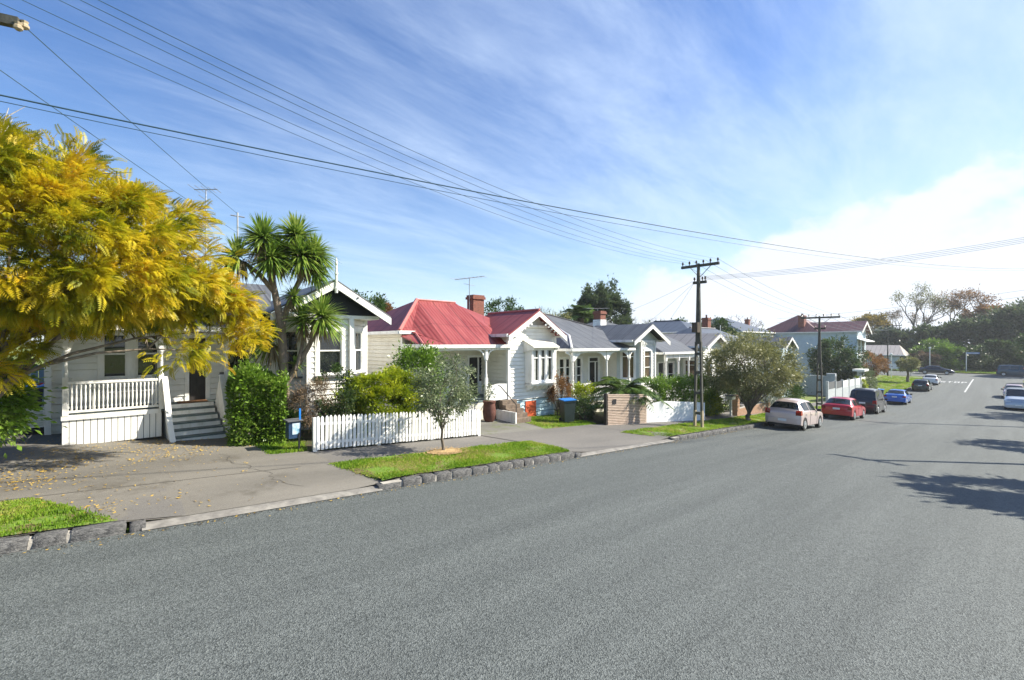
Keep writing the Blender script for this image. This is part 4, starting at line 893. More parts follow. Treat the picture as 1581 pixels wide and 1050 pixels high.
def far_houses():
    t = hip_house('hipped_house', -31, -22, 44.5, 52, -2, 3.9, 5.3, 'gboard', 'blueroof', 'house with dark slate hipped roof and skylight behind the taupe roof', 'roofs behind the villas', ridge=3.2)
    mb = MB(); mb.prism([(-22.4, 47.2, 4.10), (-22.4, 48.6, 4.10), (-23.4, 48.6, 4.42), (-23.4, 47.2, 4.42)], (0, 0, .08)); mb.build('skylight', 'metal', t)
    t = hip_house('hipped_house', -31, -22, 58, 69, -2.5, 4.2, 6.2, 'gboard', 'blueroof', 'tall dark slate hipped roof house left of the khaki street tree top', 'roofs behind the villas', ridge=4)
    t3 = hip_house('hipped_house', -21.5, -16, 35.5, 46, -2.2, 2.5, 4.1, 'wboard', 'blueroof', 'low slate roofed house partly hidden by the khaki street tree', 'roofs behind the villas', wins=[('E', 1, 2, .2, 1.6), ('E', 3.2, 4.2, .2, 1.6)])
    chimney(t3, -20, 44.2, 2.7, 5.2, .6, .7, pots=1)
    hip_house('hipped_house', -32, -25, 35, 41, -1.5, 3.8, 5.0, 'cream', 'greyroof', 'grey hipped roof just showing over the grey villa ridge', 'roofs behind the villas')
    # white gable house behind the street tree
    t = thing('gabled_house', (-17, 52, -2.6), 'small white gabled house to the right of the khaki street tree', 'house')
    gf = ((-14.6, 48.6), (-14.6, 51.8)); mb = MB(); boards(mb, *gf, -2.7, 2.2, [(1, 2.2, .2, 1.6)], pitch=.2); boards(mb, (-22, 48.6), (-14.6, 48.6), -2.7, 2.2, [(5.0, 6.2, .2, 1.6)], pitch=.2); mb.build('weatherboards', 'bboard', t); window(t, *gf, 1, 2.2, .2, 1.6); window(t, (-22, 48.6), (-14.6, 48.6), 5.0, 6.2, .2, 1.6)
    gable(t, -14.6, 48.2, 52.2, 50.2, 2.3, 3.35, roofm='greyroof', back=-23, over=.5)
    mb = MB(); mb.prism([(-14.62, 48.7, 2.25), (-14.62, 51.7, 2.25), (-14.62, 50.2, 3.1)], (.03, 0, 0)); mb.build('gable_infill', 'gboard', t)
    # big blue-grey house with maroon roof
    t = thing('two_storey_house', (-19, 84, -3), 'tall blue-grey weatherboard house with maroon iron roof', 'house')
    sd = ((-26, 79), (-14.1, 79)); fr = ((-14.1, 79), (-14.1, 85)); ws = [(9.6, 10.4, 1.6, 3.0), (3.2, 4.2, 1.4, 3.0)]; wf = [(.8, 2.2, 1.0, 3.2), (3.4, 4.8, 1.0, 3.2)]
    mb = MB(); boards(mb, *sd, -3.2, 4.45, ws, pitch=.24, proud=.035); boards(mb, *fr, -3.2, 4.45, wf, pitch=.24); mb.build('weatherboards', 'bboard', t)
    for w in ws: window(t, *sd, *w)
    for w in wf: window(t, *fr, *w)
    gable(t, -14.1, 78.6, 85.4, 82, 4.4, 6.0, roofm='maroon', back=-21.5, over=.7, drop=.35)
    mb = MB(); mb.prism([(-14.08, 79.2, 4.4), (-14.08, 84.8, 4.4), (-14.08, 82, 5.7)], (.05, 0, 0)); mb.build('gable_infill', 'white', t)
    mb = MB(); mb.prism([(-14.1, 79, 3.3), (-13.0, 79, 2.9), (-13.0, 85, 2.9), (-14.1, 85, 3.3)], (0, 0, .1)); mb.build('window_hood', 'white', t)
    A = (-22.5, 83, 7.3); roof(t, [[(-27, 78.5, 4.4), (-18.5, 78.5, 4.4), A], [(-18.5, 78.5, 4.4), (-18.5, 87, 4.4), A], [(-18.5, 87, 4.4), (-27, 87, 4.4), A], [(-27, 87, 4.4), (-27, 78.5, 4.4), A]], 'maroon')
    gutter(t, [(-27, 78.5, 4.35), (-13.5, 78.5, 4.35)])
    chimney(t, -21.2, 80.3, 4.6, 7.0, .8, 1.2, pots=3)
    t2 = hip_house('hipped_house', -31, -25, 72, 80, -3, 3.9, 5.5, 'gboard', 'maroon', 'maroon pyramid roof house left of the tall blue-grey house', 'roofs behind the villas')
    chimney(t2, -27, 74, 4.2, 6.4, .6, .6, pots=1)
    # low tan roofed house by the junction
    t = thing('low_house', (-22, 107, -3), 'long low house with tan roof beyond the tall blue-grey house', 'house')
    mb = MB(); boards(mb, (-40, 119), (-14.2, 119), -3, -.0, [(18.6, 20, -2.0, -.5), (22, 23.4, -2.0, -.5)], pitch=.2); mb.build('weatherboards', 'bboard', t)
    window(t, (-40, 119), (-14.2, 119), 18.6, 20, -2, -.5); window(t, (-40, 119), (-14.2, 119), 22, 23.4, -2, -.5)
    roof(t, [[(-41, 117.6, .3), (-13.4, 117.6, .3), (-14.6, 122, 2.3), (-41, 122, 2.3)], [(-13.4, 117.6, .3), (-13.4, 126, .3), (-14.6, 122, 2.3)]], 'tanroof')
    gutter(t, [(-41, 117.5, .25), (-13.3, 117.5, .25), (-13.3, 126, .25)])
    f = thing('picket_fence', (-16, 116.5, zg(-16, 116.5)), 'white picket fence along the far side of the junction before the tan roofed house', 'fence')
    me = bpy.data.meshes.new('picket'); m_ = MB(); m_.box(-.06, .06, -.015, .015, 0, 1.2); me.from_pydata(m_.v, [], m_.f); me.materials.append(MT['white'])
    for i in range(70): o = bpy.data.objects.new('picket', me); COL.objects.link(o); o.parent = f; x = -26 + i * .18; o.location = Vector((x, 116.6, zg(x, 116.6))) - f.location
    mb = MB(); mb.box(-26.1, -13.4, 116.63, 116.68, -2.35, -2.25); mb.build('rail', 'white', f)
far_houses()

# ------------------------------------------------------------------ vegetation
def frames(d, roll):
    d = d / np.linalg.norm(d, axis=1, keepdims=True); up = np.tile([0, 0, 1.], (len(d), 1)); up[np.abs(d[:, 2]) > .95] = [1, 0, 0]
    s = np.cross(up, d); s /= np.linalg.norm(s, axis=1, keepdims=True); u = np.cross(d, s)
    c, k = np.cos(roll)[:, None], np.sin(roll)[:, None]
    return np.stack([d, s * c + u * k, u * c - s * k], 2)         # columns: along, side, up
def scatter(tv, tf, pos, d, size, roll):
    tv = np.asarray(tv, float); tf = np.asarray(tf); n = len(pos); M = frames(d, roll)
    v = np.einsum('nij,kj->nki', M, tv) * np.asarray(size).reshape(-1, 1, 1) + pos[:, None, :]
    f = (tf[None] + (np.arange(n) * len(tv))[:, None, None]).reshape(-1, tf.shape[1]); return v.reshape(-1, 3), f
LEAF = ([(0, 0, 0), (.5, .22, .05), (1, 0, -.04), (.5, -.22, .05)], [(0, 1, 2, 3)])
SLIM = ([(0, 0, 0), (.5, .10, .02), (1, 0, -.06), (.5, -.10, .02)], [(0, 1, 2, 3)])
TUFT = ([(0, 0, 0), (.5, .16, .08), (1, .05, .2), (.45, -.08, .02), (0, 0, 0), (.45, .3, -.1), (.8, .5, -.12), (.5, .1, .0), (0, 0, 0), (.5, -.1, .0), (.8, -.5, .05), (.4, -.3, -.05)], [(0, 1, 2, 3), (4, 5, 6, 7), (8, 9, 10, 11)])
def frond_template(n=9, w=.26, droop=.38):
    v = []; f = []
    ax = lambda t: (t, 0, .12 * math.sin(t * 2.2) - droop * t * t)
    for i in range(n):
        t = .16 + .84 * i / n; L = w * (1.0 - abs(t - .45) * .9)
        for s in (-1, 1):
            x, y, z = ax(t); o = len(v); e = .06
            v += [(x - e, y, z), (x - .01, s * L * .55, z - .01), (x + .09, s * L, z - .06), (x + e, s * L * .4, z - .03)]; f.append((o, o + 1, o + 2, o + 3))
    return v, f
FROND = frond_template()
def clumps(c, rad, k, rng, shell=.5, flat=0):
    d = rng.normal(size=(k, 3)); d /= np.linalg.norm(d, axis=1, keepdims=True)
    r = (shell + (1 - shell) * rng.random(k) ** .6)[:, None]
    p = d * r; 
    if flat: p[:, 2] = np.where(p[:, 2] < 0, p[:, 2] * flat, p[:, 2])
    return np.array(c) + p * np.array(rad), d
def crown(root, m, c, rad, k, n, size, tmpl=LEAF, spread=.3, seed=1, shell=.5, droop=.3, flat=0, name='crown', jit=(.6, 1.3), cl=None):
    rng = np.random.default_rng(seed); cc, cd = clumps(c, rad, k, rng, shell, flat) if cl is None else cl
    idx = rng.integers(0, len(cc), n); sp = np.array(rad) * spread * rng.uniform(.5, 1.25, len(cc))[idx][:, None]
    off = rng.normal(size=(n, 3)) * .55; pos = cc[idx] + off * sp
    d = off * .8 + cd[idx] * .7 + rng.normal(size=(n, 3)) * .35; d[:, 2] += .15 - droop
    v, f = scatter(*tmpl, pos, d, size * rng.uniform(*jit, n), rng.uniform(-1.2, 1.2, n))
    return npmesh(name, v, f, m, root), cc
def limbs(root, base, top, r0, targets, m, seed=1, rk=.45, name='trunk', sub=2, wob=.12):
    """tapered trunk that divides into curved limbs reaching into the crown"""
    rr = random.Random(seed); mb = MB(); b = Vector(base); t = Vector(top)
    pts = [b.lerp(t, i / 5) + Vector((rr.uniform(-1, 1), rr.uniform(-1, 1), 0)) * wob * (0 if i in (0, 5) else .5) for i in range(6)]
    mb.tube([b - Vector((0, 0, .15)), b + Vector((0, 0, .02))] + pts[1:], [r0 * 1.5, r0 * 1.25] + [r0 * (1 - .08 * i) for i in range(1, 6)], 10)
    for q in targets:
        q = Vector(q); s = pts[rr.choice((3, 4, 5, 5))]; L = (q - s).length; mid = s.lerp(q, .5) + Vector((rr.uniform(-.12, .12) * L, rr.uniform(-.12, .12) * L, .10 * L)); P = [s, s.lerp(mid, .55) + Vector((0, 0, .03 * L)), mid, mid.lerp(q, .5) + Vector((0, 0, .02 * L)), q]
        ra = r0 * rk * rr.uniform(.7, 1.1); mb.tube(P, [ra, ra * .8, ra * .6, ra * .4, ra * .18], 6, cap=False)
        for _ in range(sub):
            e = P[rr.choice((2, 3))]; g = e + Vector((rr.uniform(-1, 1), rr.uniform(-1, 1), rr.uniform(-.2, .8))) * L * .3; mb.tube([e, e.lerp(g, .5) + Vector((0, 0, .04 * L)), g], [ra * .4, ra * .28, ra * .1], 5, cap=False)
    return mb.build(name, m, root, smooth=True, sharp=80, fix=False)
def tree(name, base, h, c, rad, label, leafm, barkm='bark', r0=.12, k=40, n=4000, size=.12, tmpl=LEAF, spread=.3, seed=1, shell=.5, flat=0, group=None, nl=8, droop=.3, cat='tree', sub=2):
    n = int(n * 2.4); size *= 1.15
    t = thing(name, base, label, cat, group); o, cc = crown(t, leafm, c, rad, k, n, size, tmpl, spread, seed, shell, droop, flat)
    limbs(t, base, (base[0] + (c[0] - base[0]) * .35, base[1] + (c[1] - base[1]) * .35, base[2] + h), r0, [tuple(q) for q in cc[:nl]], barkm, seed, sub=sub)
    return t
def shrub(name, c, rad, label, leafm, n=2500, size=.09, k=30, seed=1, tmpl=LEAF, spread=.32, group=None, cat='shrub', barkm='barkd', shell=.6, flowers=None, droop=.2, stems=7):
    n = int(n * 2.6); size *= 1.2
    zb = zg(c[0], c[1]); t = thing(name, (c[0], c[1], zb), label, cat, group); o, cc = crown(t, leafm, c, rad, k, n, size, tmpl, spread, seed, shell, droop, name='foliage')
    mb = MB(); rr = random.Random(seed)
    for q in cc[:stems]: a = Vector((c[0] + rr.uniform(-.15, .15), c[1] + rr.uniform(-.15, .15), zb - .05)); q = Vector(q); mb.tube([a, a.lerp(q, .5) + Vector((0, 0, .1)), q], [.022, .016, .007], 5, cap=False)
    mb.build('stems', barkm, t, fix=False)
    if flowers:
        fm, fn, fs = flowers; rng = np.random.default_rng(seed + 5); q, d = clumps(c, np.array(rad) * 1.12, fn, rng, .9)
        for i in range(fn):
            mb = MB()
            for j in range(6): a = j * math.pi / 3; e = Vector((math.cos(a), math.sin(a), .5)) * fs; s = Vector((-math.sin(a), math.cos(a), 0)) * fs * .45; p = Vector(q[i]); mb.poly([p, p + e * .6 + s, p + e, p + e * .6 - s])
            mb.build('flower', fm, t, fix=False)
    return t
def box_hedge(name, p0, p1, w, z0, z1, label, leafm, n, size, seed=1, cat='hedge'):
    rng = np.random.default_rng(seed); p0 = np.array(p0); p1 = np.array(p1); d = p1 - p0; L = np.linalg.norm(d); d /= L; nn = np.array([d[1], -d[0]])
    t = thing(name, ((p0[0] + p1[0]) / 2, (p0[1] + p1[1]) / 2, z0), label, cat)
    s = rng.random(n); a = rng.uniform(-1, 1, n); b = rng.random(n); face = rng.integers(0, 3, n)
    a = np.where(face == 0, .85 + .25 * rng.random(n), a); b = np.where(face == 1, .9 + .16 * rng.random(n), b)
    lump = .10 * np.sin(s * L * 4.3) + .09 * np.sin(s * L * 9.1 + a * 3 + 2) + .05 * np.sin(b * 17 + s * L * 6) + rng.normal(size=n) * .06
    x = p0[0] + d[0] * s * L + nn[0] * a * w / 2 * (1 + lump); y = p0[1] + d[1] * s * L + nn[1] * a * w / 2 * (1 + lump); h = (z1 - z0) * (1 + lump * .8); z = z0 + b * h
    dr = np.c_[nn[0] * a, nn[1] * a, .8 * b] + rng.normal(size=(n, 3)) * .5
    v, f = scatter(*LEAF, np.c_[x, y, z], dr, size * rng.uniform(.6, 1.3, n), rng.uniform(-1, 1, n)); npmesh('foliage', v, f, leafm, t)
    mb = MB()
    for i in range(max(4, int(L * 3))):
        q = p0 + d * L * (i + .5) / max(4, int(L * 3)); mb.tube([(q[0], q[1], z0 - .05), (q[0] + rng.normal() * .1, q[1] + rng.normal() * .1, z0 + (z1 - z0) * .8)], [.02, .006], 5, cap=False)
    mb.build('stems', 'barkd', t, fix=False); return t
def sword_head(c, axis, n, L, w, rng, lo=-.5, droop=.5):
    """rosette of sword leaves"""
    axis = np.array(axis, float); axis /= np.linalg.norm(axis); d = rng.normal(size=(n * 3, 3)); d /= np.linalg.norm(d, axis=1, keepdims=True); d = d[(d @ axis) > lo][:n]; n = len(d)
    M = frames(d, rng.uniform(-.4, .4, n)); sd = M[:, :, 1]; l = L * rng.uniform(.75, 1.12, n); t = np.array([0.05, .3, .65, 1.0]); ww = w * np.array([.5, 1, .85, .06])
    V = np.zeros((n, 8, 3)); horiz = np.sqrt(np.clip(1 - d[:, 2] ** 2, 0, 1))
    for i in range(4):
        p = np.array(c) + d * (l * t[i])[:, None]; p[:, 2] -= droop * l * t[i] ** 2.2 * (.25 + .75 * horiz)
        V[:, i * 2] = p - sd * ww[i] / 2; V[:, i * 2 + 1] = p + sd * ww[i] / 2
    f = np.array([(0, 1, 3, 2), (2, 3, 5, 4), (4, 5, 7, 6)]); F = (f[None] + (np.arange(n) * 8)[:, None, None]).reshape(-1, 4); return V.reshape(-1, 3), F
def cat_vf(L):
    V = []; F = []; o = 0
    for v, f in L: V.append(v); F.append(f + o); o += len(v)
    return np.concatenate(V), np.concatenate(F)
def cabbage_tree(base, stems, heads, label, small=False):
    t = thing('cabbage_tree', base, label, 'tree'); rng = np.random.default_rng(4)
    mb = MB()
    for pts, r0, r1 in stems: k = len(pts); mb.tube(pts, [r0 + (r1 - r0) * i / (k - 1) for i in range(k)], 10)
    mb.build('trunk', 'barkc', t, smooth=True, sharp=80, fix=False)
    for (c, ax, n, L) in heads:
        v, f = sword_head(c, ax, int(n * 1.6), L * .98, .05, rng, -.3, .30); npmesh('leaf_head', v, f, 'cordy', t)
        c2 = np.array(c) - np.array(ax) / np.linalg.norm(ax) * .12; v, f = sword_head(c2, -np.array(ax, float), int(n * .3), L * .7, .045, rng, .1, .7); npmesh('dead_leaves', v, f, 'cordyd', t)
    return t
def palm(base, h, nf, L, label, seed=3, lean=(0, 0), r=.2, up=.6, cat='palm', leafw=.5):
    t = thing('palm_tree', base, label, cat); rng = np.random.default_rng(seed); b = Vector(base); c = b + Vector((lean[0], lean[1], h))
    mb = MB(); mb.tube([b - Vector((0, 0, .1)), b.lerp(c, .5), c], [r * 1.2, r, r], 10); mb.build('trunk', 'barkd', t, smooth=True, fix=False)
    V = []; ra = MB()
    for i in range(nf):
        a = 2 * math.pi * (i * .381966 + rng.random() * .06); e = rng.uniform(.15, 1.25) * up + .1; l = L * rng.uniform(.8, 1.1); d = np.array([math.cos(a) * math.cos(e), math.sin(a) * math.cos(e), math.sin(e)]); P = []
        for k in range(9): s = k / 8; p = np.array(c) + d * l * s; p[2] -= l * .55 * s ** 2.1; P.append(p)
        ra.tube([tuple(p) for p in P], [.02 * (1 - .09 * k) for k in range(9)], 4, cap=False)
        n = 44; s = np.repeat(np.linspace(.12, .99, n // 2), 2); sg = np.tile([-1, 1], n // 2); pts = np.stack([np.interp(s, np.linspace(0, 1, 9), np.array(P)[:, q]) for q in range(3)], 1)
        tan = np.array(P)[np.clip((s * 8).astype(int) + 1, 1, 8)] - np.array(P)[np.clip((s * 8).astype(int), 0, 7)]; tan /= np.linalg.norm(tan, axis=1, keepdims=True)
        side = np.cross(tan, [0, 0, 1.]); side /= np.linalg.norm(side, axis=1, keepdims=True) + 1e-6
        dd = side * sg[:, None] * .9 + tan * .6; dd[:, 2] -= .25; ln = leafw * L * .45 * np.sin(np.clip(s, 0, 1) * 2.6 + .4)
        V.append(scatter(SLIM[0], SLIM[1], pts, dd, np.abs(ln) + .05, rng.uniform(-.5, .5, n)))
    v, f = cat_vf(V); npmesh('fronds', v, f, 'palm', t); ra.build('frond_stalks', 'palm', t, fix=False); return t
def bare_tree(base, h, label, seed=2, depth=6, r=.14, m='bark', spread=.5, leaves=None, group=None):
    t = thing('bare_tree', base, label, 'tree', group); rr = random.Random(seed); mb = MB(); tips = []
    def grow(p, d, L, r, k):
        q = p + d * L; mid = p.lerp(q, .5) + Vector((rr.uniform(-1, 1), rr.uniform(-1, 1), 0)) * L * .06; mb.tube([p, mid, q], [r, r * .85, r * .68], 5 if k < depth - 1 else 7, cap=False)
        if k == 0: tips.append(tuple(q)); return
        for _ in range(rr.choice((2, 3)) if k > 1 else 3):
            e = (d + Vector((rr.uniform(-1, 1), rr.uniform(-1, 1), rr.uniform(-.25, .6))) * spread * 1.5).normalized(); grow(q, e, L * rr.uniform(.62, .85), r * .62, k - 1)
    grow(Vector(base) - Vector((0, 0, .1)), Vector((rr.uniform(-.1, .1), rr.uniform(-.1, .1), 1)).normalized(), h * .26, r, depth)
    mb.build('branches', m, t, fix=False)
    if leaves:
        lm, n, s = leaves; rng = np.random.default_rng(seed); tp = np.array(tips); pos = tp[rng.integers(0, len(tp), n)] + rng.normal(size=(n, 3)) * h * .025; v, f = scatter(*LEAF, pos, rng.normal(size=(n, 3)), s * rng.uniform(.6, 1.3, n), rng.uniform(-1, 1, n)); npmesh('foliage', v, f, lm, t)
    return t
GB = lambda x, y: (x, y, zg(x, y))

def build_plants():
    # big feathery yellow tree at the left edge
    b = GB(-11.35, -1.75); t = thing('yellow_tree', b, 'large feathery yellow-green tree overhanging the parking apron', 'tree'); rng = np.random.default_rng(21)
    c = np.array((-11.5, -1.75, 3.95)); rad = np.array((2.3, 3.6, 2.3))
    cc, cd = clumps(c, rad, 330, rng, .45, .42)
    keep = ~((cc[:, 1] > -.9) & (cc[:, 2] < 3.1)); cc, cd = cc[keep], cd[keep]
    extra = np.array([(-11.0, 1.15, 2.45), (-10.9, 1.05, 2.6), (-11.2, 2.0, 2.75), (-11.2, 2.25, 2.95), (-11.4, 1.7, 3.0), (-11.0, -1.9, 6.05), (-11.2, -1.6, 5.9), (-10.9, -1.5, 2.25), (-11.0, -1.2, 2.6)]); cc = np.concatenate([cc, extra]); cd = np.concatenate([cd, np.tile([.3, .5, .2], (len(extra), 1))])
    ex = np.c_[rng.uniform(-11.9, -10.8, 26), rng.uniform(.6, 2.1, 26), np.zeros(26)]; ex[:, 2] = 3.2 + rng.random(26) * (1.55 - .42 * ex[:, 1]); cc = np.concatenate([cc, ex]); cd = np.concatenate([cd, np.tile([.4, .5, .2], (26, 1))])
    crown(t, 'yellow', c, rad, 0, 31000, .25, FROND, .095, 22, droop=.30, cl=(cc, cd))
    tg = [tuple(q) for q in cc[:26]] + [(-11.0, 1.15, 2.55), (-11.2, 2.1, 2.9), (-10.9, -1.5, 6.6), (-11.6, -1.9, 6.7)]
    limbs(t, b, (-11.4, -1.7, 2.3), .13, tg, 'bark', 5, rk=.33, sub=2)
    bare = MB(); rr = random.Random(3)
    for q in ((-11.0, -1.35, 6.6), (-11.3, -1.6, 6.9), (-11.1, -1.0, 6.4)):
        q = Vector(q); s = q - Vector((rr.uniform(-.2, .2), rr.uniform(-.1, .4), 1.5)); bare.tube([s, s.lerp(q, .5) + Vector((.05, -.05, 0)), q], [.022, .014, .005], 5, cap=False)
        for _ in range(4): e = s.lerp(q, rr.uniform(.3, .9)); g = e + Vector((rr.uniform(-.25, .25), rr.uniform(-.3, .3), rr.uniform(.1, .4))); bare.tube([e, g], [.009, .003], 4, cap=False)
    bare.build('bare_twigs', 'barkw', t, fix=False)
    shrub('flowering_shrub', (-12.6, -2.35, 1.75), (.8, 1.2, .95), 'leafy green shrub with red flowers at the left edge beneath the yellow tree', 'hedge', 3200, .11, 34, 31, flowers=('flower', 7, .05))
    # cabbage tree
    b = GB(-13.45, 3.5)
    P = lambda *a: [Vector(p) for p in a]
    stems = [(P((-13.45, 3.5, -.1), (-13.45, 3.5, .9), (-13.46, 3.46, 2.0), (-13.5, 3.42, 3.2), (-13.5, 3.25, 4.1), (-13.5, 3.12, 4.7)), .145, .075),
             (P((-13.5, 3.42, 3.2), (-13.45, 3.62, 3.9), (-13.4, 3.9, 4.6)), .085, .06),
             (P((-13.5, 3.25, 4.1), (-13.5, 2.85, 4.6), (-13.5, 2.5, 4.85)), .07, .05), (P((-13.4, 3.9, 4.6), (-13.4, 4.2, 4.9), (-13.4, 4.45, 5.2)), .06, .05),
             (P((-13.5, 3.12, 4.7), (-13.5, 3.1, 5.3)), .07, .05), (P((-13.4, 3.9, 4.6), (-13.5, 3.8, 5.4)), .06, .05),
             (P((-13.45, 3.48, 1.5), (-13.35, 3.75, 2.0), (-13.2, 4.05, 2.6), (-13.1, 4.3, 3.3)), .085, .055), (P((-13.2, 3.7, 1.95), (-13.3, 3.9, 2.6), (-13.35, 3.95, 3.1)), .05, .04)]
    heads = [((-13.5, 2.35, 4.95), (-.2, -.8, .5), 150, .72), ((-13.5, 2.95, 5.55), (0, -.3, 1), 190, .8), ((-13.3, 3.1, 5.0), (.6, -.2, .6), 170, .78), ((-13.5, 3.8, 5.75), (0, .1, 1), 200, .82), ((-13.2, 3.85, 5.15), (.6, .1, .5), 180, .78), ((-13.4, 4.25, 5.3), (.1, .6, .7), 190, .76), ((-13.45, 4.3, 4.85), (.2, .8, .1), 120, .62), ((-13.6, 3.4, 5.2), (-.3, 0, 1), 150, .75), ((-13.4, 3.7, 4.0), (.3, .2, 1), 60, .5),
             ((-13.05, 4.35, 3.45), (.3, .35, .6), 210, .85), ((-13.35, 3.95, 3.35), (.1, 0, .9), 110, .7), ((-13.9, 3.2, 2.7), (-.4, -.4, .5), 110, .8), ((-13.35, 3.75, 2.1), (.2, .2, 1), 30, .35)]
    cabbage_tree(b, stems, heads, 'tall cabbage tree with spiky leaf heads beside the dark gable')
    box_hedge('hedge', (-13.5, 2.2), (-13.05, 3.45), .95, .05, 1.72, 'square clipped leafy green hedge beside the porch steps', 'hedge', 11000, .12, 41)
    shrub('shrub', (-13.1, 3.25, .45), (.35, .6, .45), 'loose green undergrowth at the foot of the clipped hedge', 'mid', 900, .10, 14, 42)
    shrub('shrub', (-12.9, 4.25, .95), (.5, .75, .6), 'wispy brown shrub behind the blue letterbox', 'brownl', 2600, .06, 30, 43, SLIM)
    shrub('rose_bush', (-13.5, 4.9, 1.45), (.3, .6, .55), 'thin rose bush with pale flowers under the bay window', 'mid', 500, .07, 16, 44, spread=.25, flowers=('pflower', 9, .035))
    shrub('shrub', (-12.75, 4.9, .7), (.4, .7, .65), 'dark green shrub between brown shrub and lime shrub', 'dark', 1900, .07, 26, 45)
    shrub('shrub', (-13.0, 6.25, 1.0), (.75, 1.25, .85), 'rounded lime green conifer shrub behind the picket fence', 'lime', 6800, .075, 70, 46, TUFT, .2)
    shrub('shrub', (-13.7, 7.75, 1.45), (.7, 1.0, .95), 'dark glossy green shrub in front of the red roofed verandah', 'hedge', 3400, .09, 40, 47)
    shrub('rose_bush', (-12.3, 8.35, .75), (.45, .6, .8), 'loose pale leafed bush at the right end of the picket fence', 'olive', 1100, .06, 22, 48, spread=.28, flowers=('pflower', 5, .03))
    # young olive-like street tree
    b = GB(-10.08, 6.55); t = thing('young_tree', b, 'slim young tree with grey-green leaves on the grass verge', 'tree')
    o, cc = crown(t, 'olive', (-10.1, 6.6, 1.45), (.75, 1.0, .85), 60, 6500, .075, LEAF, .22, 51, .4)
    limbs(t, b, (-10.12, 6.5, .7), .045, [tuple(q) for q in cc[:16]], 'bark', 8, rk=.4, wob=.06)
    # plants in front of the red and grey roofed houses
    shrub('shrub', (-13.7, 15.3, .35), (.45, .55, .75), 'reddish brown shrub beside the blue based gable', 'russet', 1300, .07, 22, 52)
    shrub('shrub', (-13.3, 16.6, .15), (.5, .8, .6), 'bright green shrub behind the blue lidded bin', 'lime', 1300, .08, 22, 53)
    shrub('shrub', (-12.6, 15.6, -.25), (.4, .7, .45), 'dark ground shrub behind the slatted wall end', 'dark', 1300, .07, 20, 54)
    palm(GB(-12.35, 18.3), 1.25, 34, 2.3, 'low bushy palm rising behind the slatted timber wall', 6, up=.75, leafw=.5)
    palm(GB(-12.2, 16.9), .5, 12, 1.5, 'small palm behind the left end of the slatted wall', 7, up=.7)
    box_hedge('hedge', (-12.0, 20.2), (-11.4, 26.2), .8, -1.3, .55, 'long green hedge behind the white rendered wall', 'hedge', 15000, .13, 55)
    shrub('shrub', (-11.3, 25.6, -.9), (.5, .8, .75), 'bright green bush at the end of the long hedge', 'lime', 2200, .08, 30, 56)
    shrub('bare_shrub', (-12.8, 26.2, .1), (.7, 1.3, .75), 'bare brown twiggy shrub in front of the taupe roofed house', 'brownl', 1500, .05, 26, 57, SLIM)
    # khaki street tree beside the pink hatchback
    b = GB(-9.15, 25.2); t = thing('street_tree', b, 'round khaki street tree behind the pink hatchback', 'tree')
    o, cc = crown(t, 'khaki', (-9.2, 25.9, 1.25), (2.25, 2.75, 1.95), 200, 36000, .12, LEAF, .16, 61, .45, flat=.75)
    limbs(t, b, (-9.15, 25.25, -.85), .13, [tuple(q) for q in cc[:18]], 'bark', 9, rk=.4)
    shrub('shrub', (-10.9, 32.5, -.7), (.9, 1.6, .9), 'silvery leafed shrub to the right of the khaki street tree', 'silver', 2600, .10, 34, 62)
    shrub('shrub', (-12.3, 30.0, -.8), (.8, 1.5, .9), 'dark green shrub behind the tan brick gate piers', 'dark', 1800, .10, 26, 63)
    shrub('shrub', (-11.8, 41, -1.6), (.8, 2.5, .8), 'mixed green bushes along the front of the grey retaining wall', 'mid', 2200, .12, 34, 64)
    shrub('shrub', (-12.0, 71, -2.2), (1.2, 3.5, 1.4), 'silver green bush beyond the grey gate pier', 'olive', 3000, .18, 40, 65)
    shrub('shrub', (-11.6, 66.5, -2.4), (.7, 1.2, .9), 'bright lime plant beside the grey gate pier', 'lime', 900, .16, 16, 66)
    tree('evergreen_tree', GB(-15.0, 72), 2.5, (-15, 72, .2), (2.9, 3.6, 3.0), 'dense dark evergreen in front of the tall blue-grey house', 'dark', 'barkd', .25, 80, 7000, .26, spread=.2, seed=67)
    tree('russet_tree', GB(-13.2, 84), 1.5, (-13.2, 84, -.6), (1.6, 3.4, 1.7), 'brown and green leafed small tree before the tan roofed house', 'russet', 'barkd', .14, 40, 2600, .22, spread=.24, seed=68)
    tree('pollard_tree', GB(-9.6, 88), 1.8, (-9.6, 88, -.55), (1.2, 1.5, 1.0), 'small khaki topped tree beside the yellow diamond sign', 'khaki', 'bark', .2, 24, 1300, .2, spread=.28, seed=69)
    # background trees over the roofs
    tree('conifer_tree', (-33, 44.5, -2), 3.5, (-33, 44.5, 4.4), (3.3, 3.3, 5.6), 'tall dark conifer rising behind the grey roofed villa', 'darkn', 'barkd', .35, 120, 9000, .34, TUFT, .16, 71, .55, cat='tree')
    palm((-27, 33, -1.2), 6.3, 34, 3.0, 'phoenix palm crown behind the white based chimney', 9, r=.3, up=1.0)
    tree('garden_tree', (-28, 30.6, -1.2), 4, (-28, 30.6, 3.6), (2.0, 2.4, 1.9), 'olive green tree behind the grey villa ridge next to palm', 'khaki', 'barkd', .2, 40, 2600, .2, spread=.24, seed=72)
    tree('garden_tree', (-32, 27.6, -1), 4, (-32, 27.6, 4.9), (2.0, 2.2, 1.9), 'green tree showing over the red gable roof ridge', 'mid', 'barkd', .2, 40, 2600, .2, spread=.24, seed=73)
    bare_tree((-31, 32.9, -1.2), 9.0, 'bare purple-grey tree behind the red gable', 74, 6, .16, 'barkd', .45)
    bare_tree((-36, 57, -2), 10.5, 'pale bare twiggy tree to the right of the dark conifer', 75, 6, .15, 'barkw', .5)
